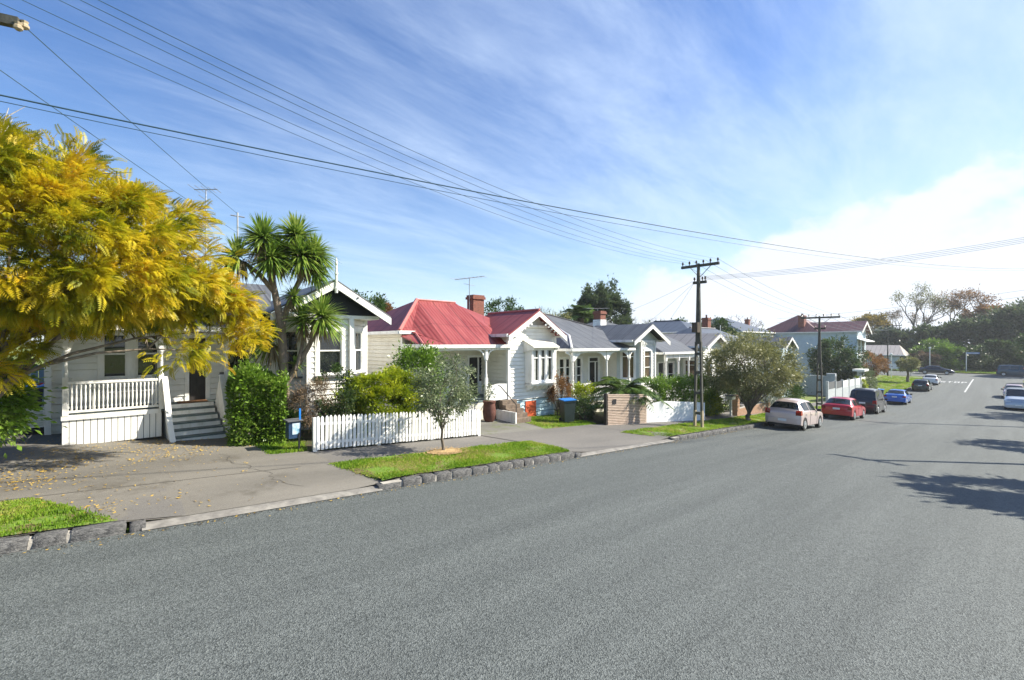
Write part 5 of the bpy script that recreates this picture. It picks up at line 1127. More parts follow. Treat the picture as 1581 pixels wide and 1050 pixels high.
    tree('garden_tree', (-29, 12.4, 0), 4, (-29, 12.4, 4.6), (1.8, 1.6, 1.5), 'green tree behind the gap between dark gable and red roof', 'mid', 'barkd', .18, 30, 2000, .18, spread=.25, seed=76)
    tree('garden_tree', (-30, 14.4, 0), 4, (-30, 14.4, 4.3), (1.6, 1.4, 1.3), 'russet leafed tree behind the gap left of the red roof', 'russet', 'barkd', .18, 30, 1700, .18, spread=.25, seed=77)
    tree('garden_tree', (-22, 51.5, -2.4), 4, (-22, 51.5, 3.4), (2.0, 2.8, 1.9), 'green bush top behind the tall chimney of the taupe roofed house', 'mid', 'barkd', .2, 40, 2200, .22, spread=.24, seed=78)
    tree('garden_tree', (-30, 58, -2), 4.5, (-30, 58, 3.6), (4.5, 7, 2.1), 'wide dark hedge trees behind the khaki street tree', 'dark', 'barkd', .25, 70, 4200, .3, spread=.18, seed=79)
    bare_tree((-36, 96, -2.5), 12.5, 'spreading bare branched tree above the maroon roof ridge', 80, 6, .3, 'barkd', .75)
    bare_tree((-40, 90, -2.5), 11.5, 'thin leafless tree left of the maroon roofed chimneys', 81, 6, .2, 'bark', .55)
    # wood beyond the junction
    G_ = 'trees beyond the junction'
    tree('autumn_tree', GB(-24, 150), 4, (-24, 150, 5.5), (5.5, 5.5, 4.6), 'yellow-green autumn tree beyond the tan roofed house', 'autumn', 'barkd', .4, 60, 4200, .5, spread=.2, seed=91, group=G_)
    bare_tree(GB(-15.5, 150), 18, 'tall thinly leafed grey tree beyond the tan roof', 92, 6, .45, 'bark', .5, leaves=('khaki', 2600, .4), group=G_)
    bare_tree(GB(-7.5, 158), 19, 'tall bare topped russet tree right of the grey thin leafed tree', 93, 6, .45, 'bark', .5, leaves=('russet', 2600, .45), group=G_)
    bare_tree(GB(-19.5, 170), 15, 'hazy bare tree standing between the autumn tree and the grey tree', 99, 6, .35, 'bark', .5, leaves=('brownl', 1400, .4), group=G_)
    k = [(-4.5, 140, 9.6, 5.0, 'dark evergreen tree crown above the navy sedan'), (1.5, 142, 10.8, 5.5, 'large dark evergreen tree beyond the junction near the street sign'), (9, 140, 11.5, 6, 'dark evergreen tree at the right end of the wood'), (4, 158, 12.5, 6.5, 'tall dark evergreen rising at the back of the wood'), (-11, 138, 8.0, 4.2, 'dark tree mass behind the round green bush'), (16, 150, 13.5, 7, 'tallest dark evergreen at the right edge beyond the junction'), (-18, 142, 7.5, 4.5, 'dark tree behind the tan roof ridge')]
    for i, (x, y, h, r, l) in enumerate(k):
        g = zg(x, y); tree('evergreen_tree', (x, y, g), h * .4, (x, y, g + h * .55), (r, r, h * .5), l, 'darkn', 'barkd', .4, 90, 5200, .62, spread=.19, seed=100 + i, group=G_, nl=8)
    tree('autumn_tree', GB(-3, 150), 5, (-3, 150, 8.3), (4.2, 4, 3.0), 'orange-brown tree top showing above the dark evergreens', 'russet', 'barkd', .3, 50, 2600, .5, spread=.2, seed=108, group=G_)
    tree('conifer_tree', GB(6.2, 172), 9, (6.2, 172, 13.5), (1.3, 1.3, 5.2), 'narrow pointed conifer on the skyline of the wood', 'dark', 'barkd', .25, 40, 1500, .5, spread=.2, seed=109, group=G_)
    shrub('shrub', (-9.3, 126, -.1), (4.2, 3, 3.0), 'big rounded bright green bush behind the navy sedan', 'hedge', 3800, .36, 60, 110, spread=.2)
    shrub('shrub', (-10.8, 122, -.9), (2.3, 2, 1.9), 'dry brown bush in front of the big green bush', 'brownl', 1600, .28, 30, 111, spread=.22)
    shrub('shrub', (-1.0, 124, .1), (4.0, 2.5, 2.9), 'dark domed bush behind the street name sign', 'dark', 3600, .34, 60, 112, spread=.2)
    shrub('shrub', (6.0, 125, -.1), (3.5, 2.5, 2.6), 'grey-brown hedge at the right end of the junction', 'khaki', 2400, .32, 40, 113, spread=.2)
    shrub('shrub', (-5.3, 130, -.3), (3, 2.5, 2.8), 'shaded dark bush between the two big rounded bushes', 'dark', 2200, .34, 40, 114, spread=.2)
    tree('leafy_tree', GB(6.4, 117.5), 3, (5.6, 117.5, 2.9), (3.6, 3.6, 2.9), 'green tree overhanging the junction at the right edge', 'mid', 'barkd', .3, 60, 3600, .36, spread=.2, seed=115)
    # trees on the right-hand side of the street; only their shadows reach the picture
    tree('verge_tree', GB(5.0, 22.6), 2.6, (4.9, 22.8, 4.6), (2.0, 2.3, 1.4), 'leafy tree out of frame on the right that shades the near road', 'mid', 'barkd', .16, 46, 3800, .22, spread=.2, seed=121, cat='tree')
    tree('verge_tree', GB(4.6, 35.0), 3, (4.4, 35.0, 2.4), (2.0, 2.4, 1.8), 'leafy tree out of frame on the right further down the road', 'mid', 'barkd', .16, 40, 2600, .22, spread=.2, seed=122, cat='tree')
    tree('verge_tree', GB(4.6, 59), 3, (4.4, 59, 1.8), (2.2, 4.0, 2.2), 'leafy tree out of frame on the right by the parked van', 'mid', 'barkd', .16, 40, 2600, .24, spread=.2, seed=123, cat='tree')
build_plants()

# ------------------------------------------------------------------ fences, walls, bins, letterboxes, signs
def build_street_furniture():
    # white picket fence
    y0, y1, x = 3.72, 8.86, -11.54; f = thing('picket_fence', (x, 6.2, zg(x, 6.2)), 'white picket fence along the footpath behind the young tree', 'fence')
    me = bpy.data.meshes.new('picket'); m_ = MB(); w = .036; m_.prism([(0, -w, 0), (0, w, 0), (0, w, .80), (0, w * .55, .84), (0, 0, .855), (0, -w * .55, .84), (0, -w, .80)], (.02, 0, 0)); me.from_pydata(m_.v, [], m_.f); fix_normals(me); me.materials.append(MT['white'])
    n = 50
    for i in range(n):
        y = y0 + .05 + (y1 - y0 - .1) * i / (n - 1); o = bpy.data.objects.new('picket', me); COL.objects.link(o); o.parent = f; o.location = Vector((x + .0, y, zg(x, y) + .04 + random.uniform(-.012, .012))) - f.location; o.rotation_euler = (random.uniform(-.018, .018), random.uniform(-.01, .01), random.uniform(-.03, .03))
    for h in (.2, .68): mb = MB(); mb.beam((x - .025, y0, zg(x, y0) + h), (x - .025, y1, zg(x, y1) + h), .04, .07); mb.build('rail', 'white', f)
    for y in (y0 - .02, y0 + 1.7, y0 + 3.4, y1 + .03): mb = MB(); e = .045; mb.box(x - .10, x - .0 if y in (y0 - .02, y1 + .03) else x - .05, y - e, y + e, zg(x, y) - .1, zg(x, y) + .84); mb.build('post', 'white', f)
    # blue letterbox on a black post
    lx, ly = -11.75, 3.30; g = zg(lx, ly); t = thing('letterbox', (lx, ly, g), 'dark blue letterbox with pale front panel beside the picket fence', 'letterbox')
    mb = MB(); mb.box(lx - .02, lx + .02, ly + .06, ly + .10, g - .1, g + .45); mb.build('post', 'blackp', t)
    mb = MB(); mb.box(lx - .30, lx, ly - .16, ly + .12, g + .32, g + .74); b = mb.build('box', 'lbox', t)
    mb = MB(); mb.prism([(lx - .34, ly - .2, g + .745), (lx + .05, ly - .2, g + .745), (lx + .05, ly + .16, g + .745), (lx - .34, ly + .16, g + .745)], (0, 0, .025)); mb.build('lid', 'greyfence', b)
    mb = MB(); mb.box(lx + .001, lx + .008, ly - .08, ly + .09, g + .42, g + .70); mb.build('front_panel', 'lface', b)
    mb = MB(); mb.box(lx - .03, lx, ly + .08, ly + .12, g + .77, g + 1.05); mb.build('number_plate', 'binblue', t)
    # wheelie bins
    def bin_(x, y, rz, label, body='binbody', s=1.0):
        g = zg(x, y); t = thing('wheelie_bin', (x, y, g), label, 'bin', 'blue lidded wheelie bins'); t.rotation_euler = (0, 0, rz); c = math.cos(rz); sn = math.sin(rz)
        def P(a, b, h): return (x + a * s, y + b * s, g + h * s)
        mb = MB(); k = [(-.19, -.21), (.19, -.21), (.19, .23), (-.19, .23)]; K = [(-.25, -.27), (.25, -.27), (.25, .29), (-.25, .29)]
        mb.add([P(a, b, .06) for a, b in k] + [P(a * 1.22, b * 1.22, .86) for a, b in k] + [P(a, b, .88) for a, b in K] + [P(a, b, .94) for a, b in K], [(3, 2, 1, 0)] + [(i + 4 * l, (i + 1) % 4 + 4 * l, (i + 1) % 4 + 4 * l + 4, i + 4 * l + 4) for l in range(3) for i in range(4)] + [(12, 13, 14, 15)]); mb.build('body', body, t)
        mb = MB(); e = [P(.27, -.29, .945), P(.27, .30, .965), P(-.25, .30, .985), P(-.25, -.29, .965)]; mb.prism(e, (0, 0, .035 * s)); l = mb.build('lid', 'binblue', t)
        mb = MB(); mb.tube([P(-.33, -.2, .95), P(-.33, .22, .95)], .018 * s, 6); mb.build('handle', body, t)
        for q in (-.22, .24): mb = MB(); mb.lathe(P(-.2, q - .02, .1), [(.1 * s, 0), (.1 * s, .05 * s)], 12, 'Y'); mb.build('wheel', 'tyre', t)
        return t
    bin_(-12.35, 14.2, R(-20), 'dark green wheelie bin with bright blue lid in front of the red roofed house')
    bin_(-16.35, -1.75, R(5), 'navy wheelie bin with blue lid in shade left of the nearest house', 'binnavy', 1.15)
    bin_(-9.0, 55.5, 0, 'dark wheelie bin with blue lid on the verge left of the blue sedan', 'binnavy')
    bin_(-8.9, 61.5, 0, 'dark wheelie bin with blue lid on the verge behind the blue sedan', 'binnavy')
    X, Y = -13.7, 11.05; g = zg(X, Y); t = thing('planter_urn', (X, Y, g), 'dark brown barrel planter beside the steps of the red roofed house', 'planter')
    mb = MB(); mb.lathe((X, Y, g), [(.16, 0), (.24, .12), (.27, .4), (.23, .72), (.26, .76), (.26, .82), (.2, .82)], 16); mb.build('barrel', 'clay', t, smooth=True)
    crown(t, 'olive', (X, Y, g + 1.15), (.28, .28, .4), 16, 500, .07, LEAF, .3, 141, name='plant')
    # slatted timber wall with a letter slot
    a = Vector((-11.32, 15.6, 0)); b = Vector((-10.98, 18.1, 0)); za, zb = -.82, -.98; d = (b - a); L = d.length; d.normalize(); nrm = Vector((d.y, -d.x, 0))
    t = thing('slatted_wall', (-11.15, 16.9, -.9), 'pinkish horizontal slatted timber wall with a dark letter slot', 'wall'); n = 19; h = 1.34
    for i in range(n):
        z = i * h / n + .04; mb = MB(); o = nrm * (.02 + random.uniform(-.004, .004)); mb.beam(a + o + nrm * (.012 * (i % 2)) + Vector((0, 0, za + z)), b + o + nrm * (.012 * (i % 2)) + Vector((0, 0, zb + z)), .03, h / n - .022); mb.build('slat', 'batten', t)
    mb = MB(); mb.beam(a - nrm * .04 + Vector((0, 0, za + h / 2)), b - nrm * .04 + Vector((0, 0, zb + h / 2)), .06, h); mb.build('backing', 'barkd', t)
    mb = MB(); p = a + d * .28 + nrm * .045; mb.beam(p + Vector((0, 0, za + 1.0)), p + d * .22 + Vector((0, 0, za + .99)), .03, .2); mb.build('letter_slot', 'blackp', t)
    mb = MB(); mb.box(a.x - .1, a.x + .03, a.y - .11, a.y - .0, za - .1, za + h + .03); mb.build('end_post', 'darkdoor', t)
    # white rendered wall
    t = thing('rendered_wall', (-10.8, 20.5, -1.1), 'white rendered masonry wall with curved top behind the power pole', 'wall'); mb = MB(); k = 14; P0 = Vector((-11.05, 18.25, 0)); P1 = Vector((-10.35, 22.7, 0)); top = []; bot = []
    for i in range(k + 1): s = i / k; q = P0.lerp(P1, s); top.append((q.x, q.y, -.30 + .34 * math.sin(min(1, s * 3.2) * math.pi / 2) - .42 * s)); bot.append((q.x, q.y, zg(q.x, q.y) - .1))
    mb.prism(bot + top[::-1], (-.16, 0, 0)); mb.build('masonry', 'render', t)
    # tan brick piers and low wall, post box
    t = thing('brick_gate', (-10.6, 28, -1.5), 'tan brick gate piers and low wall behind the khaki street tree', 'wall')
    def bricks(x0, x1, y0, y1, z0, z1, name):
        mb = MB(); mb.box(x0 + .01, x1 - .01, y0 + .01, y1 - .01, z0, z1 - .01); p = mb.build(name, 'mortar', t); r = 0; z = z0; bm_ = MB()
        while z < z1 - .04:
            zt = min(z + .075, z1); yy = y0 - (.11 if r % 2 else 0)
            while yy < y1 - .02:
                ya, yb = max(yy, y0), min(yy + .22, y1)
                if yb - ya > .03: bm_.box(x0, x1, ya + .005, yb - .005, z + .005, zt - .005)
                yy += .23
            z += .085; r += 1
        bm_.build('brickwork', 'tanbrick', p)
    bricks(-10.75, -10.4, 27.0, 27.35, -1.75, -.35, 'pier'); bricks(-10.75, -10.4, 32.1, 32.45, -2.05, -.6, 'pier'); bricks(-10.68, -10.46, 27.4, 31.9, -1.95, -1.15, 'low_wall')
    t = thing('letterbox', GB(-10.55, 26.45), 'white post box on a post beside the tan brick pier', 'letterbox'); g = zg(-10.55, 26.45); mb = MB(); mb.box(-10.6, -10.5, 26.4, 26.5, g, g + .95); mb.build('post', 'white', t); mb = MB(); mb.box(-10.75, -10.4, 26.25, 26.75, g + .95, g + 1.15); mb.build('box', 'white', t); mb = MB(); mb.prism([(-10.8, 26.2, g + 1.15), (-10.35, 26.2, g + 1.15), (-10.35, 26.8, g + 1.15), (-10.8, 26.8, g + 1.15)], (0, 0, .05)); mb.build('lid', 'greyfence', t)
    # retaining wall and grey-and-white fence
    t = thing('retaining_wall', (-14, 46, -2.7), 'grey rendered retaining wall behind the second power pole', 'wall'); mb = MB(); mb.box(-27, -12.2, 58.0, 58.3, -3.2, -.9); mb.box(-13.0, -12.2, 57.9, 58.4, -3.2, -.6); mb.build('masonry', 'greyrender', t)
    t = thing('panel_fence', (-11.2, 56, -3), 'grey block fence with white upper panels beside the black van', 'fence')
    for i in range(6):
        y = 50.5 + i * 2.9; g = zg(-11.3, y + 1.4); mb = MB(); mb.box(-11.4, -11.2, y, y + .2, g - .2, g + 2.0); mb.build('post', 'greyrender', t)
        mb = MB(); mb.box(-11.36, -11.24, y + .2, y + 2.9, g - .3, g + 1.15); mb.build('block_panel', 'greyrender', t)
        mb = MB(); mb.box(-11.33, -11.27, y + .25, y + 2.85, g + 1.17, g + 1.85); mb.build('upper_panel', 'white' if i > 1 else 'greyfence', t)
    t = thing('gate_porch', (-11.6, 68.4, -3.2), 'white framed entry porch with dark gate at the end of the panel fence', 'gate')
    for y in (68.0, 69.6): mb = MB(); mb.box(-12.1, -11.7, y - .15, y + .15, -3.4, -.75); mb.build('pillar', 'greyrender', t)
    mb = MB(); mb.box(-12.5, -11.3, 67.6, 70, -.75, -.5); mb.build('roof', 'white', t)
    mb = MB(); mb.box(-11.95, -11.85, 68.15, 69.45, -3.2, -1.0); mb.build('gate', 'greyfence', t)
    # signs
    g = zg(-11, 103); t = thing('diamond_sign', (-10.6, 100.5, g), 'fluorescent yellow diamond sign on a post beside the far corner', 'sign'); X, Y = -10.6, 100.5; g = zg(X, Y); mb = MB(); mb.tube([(X, Y, g), (X, Y, g + 3.0)], .05, 8); mb.build('post', 'metal', t)
    zc = g + 2.75; mb = MB(); mb.prism([(X, Y - .06, zc - .62), (X + .44, Y - .06 , zc), (X, Y - .06, zc + .62), (X - .44, Y - .06, zc)], (0, -.02, 0)); mb.prism([(X - .3, Y - .06, zc - .95), (X + .3, Y - .06, zc - .95), (X + .3, Y - .06, zc - .6), (X - .3, Y - .06, zc - .6)], (0, -.02, 0)); mb.build('panel', 'sgreen', t)
    X, Y = -4.7, 117.5; g = zg(X, Y); t = thing('street_sign', (X, Y, g), 'blue street name sign on a pale post across the junction', 'sign'); mb = MB(); mb.tube([(X, Y, g), (X, Y, g + 3.6)], .06, 8); mb.build('post', 'white', t); mb = MB(); mb.box(X, X + 1.7, Y - .02, Y + .02, g + 3.3, g + 3.6); mb.build('name_panel', 'sblue', t); mb = MB(); mb.box(X + .12, X + 1.55, Y - .026, Y - .021, g + 3.4, g + 3.5); mb.build('name_band', 'white', t)
    for X, Y, h, l in ((-12.4, 95, 3.6, 'thin pale lamp post on the lawn before the tan roofed house'), (-9.6, 117.2, 4.2, 'pale marker post behind the navy sedan')):
        g = zg(X, Y); t = thing('marker_post', (X, Y, g), l, 'post'); mb = MB(); mb.tube([(X, Y, g), (X, Y, g + h)], .06, 8); mb.build('shaft', 'white', t); mb = MB(); mb.lathe((X, Y, g + h), [(.1, 0), (.2, .15), (.16, .3), (.03, .38)], 10); mb.build('head', 'white', t)
    t = thing('brick_pillar', (2.15, 98.5, zg(2.2, 98.5)), 'orange brick gate pillar at the right corner of the junction', 'pillar'); g = zg(2.2, 98.5); mb = MB(); mb.box(1.95, 2.6, 98.2, 98.85, g - .2, g + 1.9); mb.build('shaft', 'tanbrick', t); mb = MB(); mb.box(1.88, 2.67, 98.13, 98.92, g + 1.9, g + 2.02); mb.build('cap', 'orange', t)
build_street_furniture()

# ------------------------------------------------------------------ poles and wires
def power_pole(x, y, H, label, arms, slots=True, lower=True, w=.30, tp=.55, foot=False):
    g = zg(x, y); t = thing('power_pole', (x, y, g), label, 'power pole', 'concrete power poles')
    split = H * .52
    mb = MB()
    if slots:   # two tapering legs joined by webs, solid above
        for s in (-1, 1): mb.beam((x + s * w * .58, y, g - .2), (x + s * w * .34, y, g + split), .085, .13, (0, 1, 0))
        for q in (.16, .40, .64, .86, .99): z = g + split * q; e = w * (.58 - .24 * q); mb.box(x - e, x + e, y - .05, y + .05, z - .06, z + .06)
    mb.add([(x + a * w * .36, y + b * w * .36, g + (split if slots else -.2)) for a, b in ((-1.1, -.55), (1.1, -.55), (1.1, .55), (-1.1, .55))] + [(x + a * w * .24, y + b * w * .24, g + H) for a, b in ((-.6, -.8), (.6, -.8), (.6, .8), (-.6, .8))], [(3, 2, 1, 0), (4, 5, 6, 7)] + [(i, (i + 1) % 4, (i + 1) % 4 + 4, i + 4) for i in range(4)])
    mb.build('shaft', 'pole', t)
    for (dz, L, n, low) in arms:
        z = g + H - dz; mb = MB(); mb.box(x - L / 2, x + L / 2, y + .08, y + .18, z - .06, z + .06); a = mb.build('crossarm', 'pole', t)
        if not low:
            for s in (-1, 1): mb = MB(); mb.tube([(x + s * L * .27, y + .19, z - .05), (x, y + .1, z - .55)], .018, 5); mb.build('brace', 'metal', t)
        for i in range(n):
            u = x - L / 2 + .06 + (L - .12) * i / max(1, n - 1)
            if abs(u - x) < .08: u += .12
            mb = MB(); mb.lathe((u, y + .13, z + .06), [(.018, 0), (.018, .06), (.045, .07), (.05, .1), (.035, .12), (.045, .14), (.03, .19)], 8); mb.build('insulator', 'insul', a)
    return t, g
def wire(a, b, sag, label, r=.011, group='overhead wires', seg=22):
    a = Vector(a); b = Vector(b); P = [a.lerp(b, i / seg) - Vector((0, 0, sag * 4 * (i / seg) * (1 - i / seg))) for i in range(seg + 1)]
    mb = MB(); mb.tube(P, r * .72, 5); return tag(mb.build('overhead_wire', 'wire', smooth=True, fix=False), label, 'wire', group)
def build_lines():
    px, py = -9.3, 19.75; t, g = power_pole(px, py, 7.45, 'concrete slotted power pole on the grass verge with wide crossarm', [(.08, 1.75, 6, False), (.85, .62, 3, True)]); top = g + 7.45
    mb = MB(); mb.box(px - .13, px + .13, py - .38, py - .12, g + 4.3, g + 4.75); mb.build('transformer_box', 'barkd', t)
    mb = MB()
    for s in (-1, 1): mb.beam((px + s * .1735, py, g - .1), (px + s * .160, py, g + .75), .093, .14, (0, 1, 0))
    mb.build('pale_foot', 'paletimber', t)
    power_pole(-8.95, 38.0, 6.95, 'second power pole standing beyond the red hatchback', [(.1, 2.4, 6, False), (.9, .7, 2, True)])
    power_pole(-13.2, 97.5, 8.6, 'distant power pole in front of the tan roofed house', [(.1, 3.6, 4, False)], slots=False)
    power_pole(3.0, 27.0, 8.4, 'power pole out of frame on the right casting a thin shadow', [(.1, 1.9, 5, False)], slots=False, w=.36)
    power_pole(2.8, 46.8, 11.2, 'power pole out of frame further right along the road', [(.1, 2.0, 5, False)], slots=False, w=.4)
    # nearest pole, out of frame on the left, its service arm reaching into the picture
    nx, ny = -8.7, -2.6; t, g = power_pole(nx, ny, 7.35, 'near power pole at the left edge with a service arm in the top corner', [(.1, 1.9, 6, False)])
    mb = MB(); mb.beam((-8.75, -2.5, 6.74), (-8.25, -.92, 6.72), .09, .11); a = mb.build('service_arm', 'pole', t)
    for q in ((-8.26, -.88, 6.72), (-8.22, -.93, 6.66)): mb = MB(); mb.lathe((q[0], q[1], q[2] - .05), [(.02, 0), (.045, .02), (.045, .05), (.03, .07), (.04, .1)], 8); mb.build('insulator', 'paletimber', a)
    zt = g + 7.35
    od = ('lowest', 'second lowest', 'middle', 'second highest', 'highest')
    for i, (u, w_) in enumerate(((-.84, -.62), (-.5, -.48), (-.16, -.1), (.3, .3), (.84, .7))):
        wire((nx + w_, ny + .13, zt + (.02, .14, .2, .12, .0)[i]), (px + u * .98, py + .13, top + .12), .7, od[i] + ' of the five power lines running from the top left to the slotted pole', .0075, 'main power lines')
    o4 = ('leftmost', 'second from left', 'third from left', 'rightmost')
    for i, u in enumerate((-.84, -.3, .3, .84)):
        wire((px + u * .98, py + .13, top + .12), (-8.95 + u * 1.3, 38.1, zg(-8.95, 38) + 7.0), .3, o4[i] + ' power line from the slotted pole to the second pole', .009, 'lines to the second pole')
        wire((-8.95 + u * 1.3, 38.1, zg(-8.95, 38) + 7.0), (-13.2 + u * 2, 97.6, zg(-13.2, 97.5) + 8.6), 1.0, o4[i] + ' power line from the second pole towards the junction', .016, 'lines to the far pole')
    for i in range(4): wire((px + .2, py + .1, top - .75 + i * .05), (2.4 + i * .35, 27.1, 6.95 + .1 * i), .3, ('lowest', 'second lowest', 'second highest', 'highest')[i] + ' line crossing the road from the slotted pole to the right', .008, 'lines crossing the road')
    t = thing('service_mast', (-16.9, 2.95, 4.2), 'thin service mast on the nearest house roof behind the cabbage tree', 'mast'); mb = MB(); mb.tube([(-16.9, 2.95, 4.1), (-16.9, 2.95, 7.02)], .025, 8); mb.build('mast', 'metal', t); mb = MB(); mb.tube([(-16.9, 2.75, 6.9), (-16.9, 3.15, 6.9)], .02, 6); mb.build('bracket', 'metal', t)
    mb = MB(); mb.beam((-8.75, -2.5, 6.42), (-8.8, -1.33, 6.42), .06, .06); mb.build('lower_bracket', 'pole', [o for o in bpy.data.objects if o.name.startswith('power_pole') and abs(o.location.y - ny) < .01][0])
    wire((-8.25, -.9, 6.72), (-16.9, 2.95, 6.98), .04, 'service wire from the top left arm down to the nearest house roof', .009)
    wire((-8.8, -1.35, 6.42), (-16.9, 2.95, 6.35), .04, 'lower service wire from the near pole to the nearest house roof', .009)
    wire((-8.95, -2.4, 5.95), (2.8, 46.7, 7.75), .92, 'thick black cable crossing the whole sky from left to right', .016)
    wire((-8.95, -2.4, 5.88), (2.8, 46.7, 7.72), 1.02, 'thin wire hanging just under the thick black cable', .008)
    wire((px - .3, py, top - .8), (-18.6, 23.2, 4.0), .25, 'service wire from the slotted pole down to the grey roofed villa', .008)
    for dx in (0, 1.2): wire((px - .2, py, top - .85), (-17.5 + dx, 27.8 + dx, 3.7), .12, ('left' if dx == 0 else 'right') + ' service wire from the slotted pole down to the taupe roofed house', .007, 'drops to the taupe roofed house')
    for i in range(2): wire((-24, 78, 6.0 + .6 * i), (8, 70, 8.5 + .7 * i), .5, ('lower', 'upper')[i] + ' far wire crossing the road above the junction', .018, 'far wires over the road')
build_lines()

# ------------------------------------------------------------------ cars
SPECS = {
 'hatch': dict(L=3.65, W=.83, top=[(0, .80), (.03, .93), (.10, .99), (.16, 1.03), (.46, 1.36), (.66, 1.45), (1.4, 1.51), (2.0, 1.46), (2.75, 1.03), (3.3, .88), (3.55, .72), (3.65, .5)], belt=[(0, .74), (.03, .86), (.16, .95), (1.5, .92), (2.75, .90), (3.4, .80), (3.65, .44)], wt=[(0, .80), (.16, .68), (.5, .53), (.8, .56), (1.4, .58), (2.0, .58), (2.8, .68), (3.4, .66), (3.65, .5)], wheels=(.60, 2.98), r=.295, rear=(.17, .44), wind=(2.03, 2.72), sides=[(.55, 1.28), (1.36, 2.35)], tail=(.74, 1.0)),
 'fast': dict(L=3.9, W=.84, top=[(0, .80), (.03, .90), (.10, .96), (.2, 1.00), (.75, 1.33), (1.0, 1.39), (1.6, 1.41), (2.1, 1.37), (2.95, .97), (3.6, .82), (3.82, .66), (3.9, .48)], belt=[(0, .72), (.03, .82), (.2, .90), (1.5, .88), (2.9, .86), (3.6, .74), (3.9, .42)], wt=[(0, .80), (.2, .70), (.9, .57), (1.6, .60), (2.1, .6), (2.95, .7), (3.6, .68), (3.9, .5)], wheels=(.72, 3.15), r=.30, rear=(.22, .74), wind=(2.13, 2.92), sides=[(.75, 1.5), (1.58, 2.5)], tail=(.66, .86)),
 'van': dict(L=4.6, W=.88, top=[(0, .85), (.03, 1.0), (.08, 1.12), (.26, 1.74), (.45, 1.86), (1.5, 1.93), (2.9, 1.88), (3.75, 1.22), (4.35, 1.02), (4.55, .75), (4.6, .55)], belt=[(0, .8), (.03, .95), (.1, 1.06), (2, 1.04), (3.6, 1.0), (4.3, .9), (4.6, .5)], wt=[(0, .84), (.1, .80), (.4, .70), (1.5, .72), (2.9, .70), (3.8, .76), (4.4, .7), (4.6, .55)], wheels=(.82, 3.55), r=.33, rear=(.10, .27), wind=(2.95, 3.7), sides=[(.45, 1.5), (1.6, 2.55), (2.63, 3.25)], tail=(.78, 1.05)),
 'sedan': dict(L=4.4, W=.85, top=[(0, .74), (.03, .90), (.08, .97), (.5, 1.01), (.62, 1.03), (1.22, 1.35), (1.5, 1.40), (2.1, 1.41), (2.5, 1.36), (3.25, .97), (4.0, .84), (4.3, .66), (4.4, .48)], belt=[(0, .68), (.04, .84), (.5, .92), (1.8, .89), (3.2, .86), (4.0, .76), (4.4, .42)], wt=[(0, .78), (.5, .74), (.7, .68), (1.3, .58), (2.1, .6), (2.5, .6), (3.3, .72), (4.1, .68), (4.4, .5)], wheels=(.86, 3.5), r=.31, rear=(.66, 1.2), wind=(2.53, 3.2), sides=[(1.15, 1.9), (1.98, 2.8)], tail=(.72, .9)),
 'wagon': dict(L=4.35, W=.85, top=[(0, .78), (.03, .92), (.08, 1.0), (.14, 1.05), (.5, 1.40), (.75, 1.46), (1.8, 1.48), (2.4, 1.42), (3.2, 1.0), (3.95, .86), (4.25, .68), (4.35, .48)], belt=[(0, .72), (.04, .86), (.15, .94), (1.8, .91), (3.2, .88), (3.95, .78), (4.35, .42)], wt=[(0, .80), (.2, .74), (.55, .64), (1.8, .63), (2.4, .62), (3.3, .72), (4.0, .68), (4.35, .5)], wheels=(.8, 3.42), r=.31, rear=(.16, .48), wind=(2.43, 3.16), sides=[(.6, 1.1), (1.18, 1.9), (1.98, 2.75)], tail=(.72, 1.0)),
}
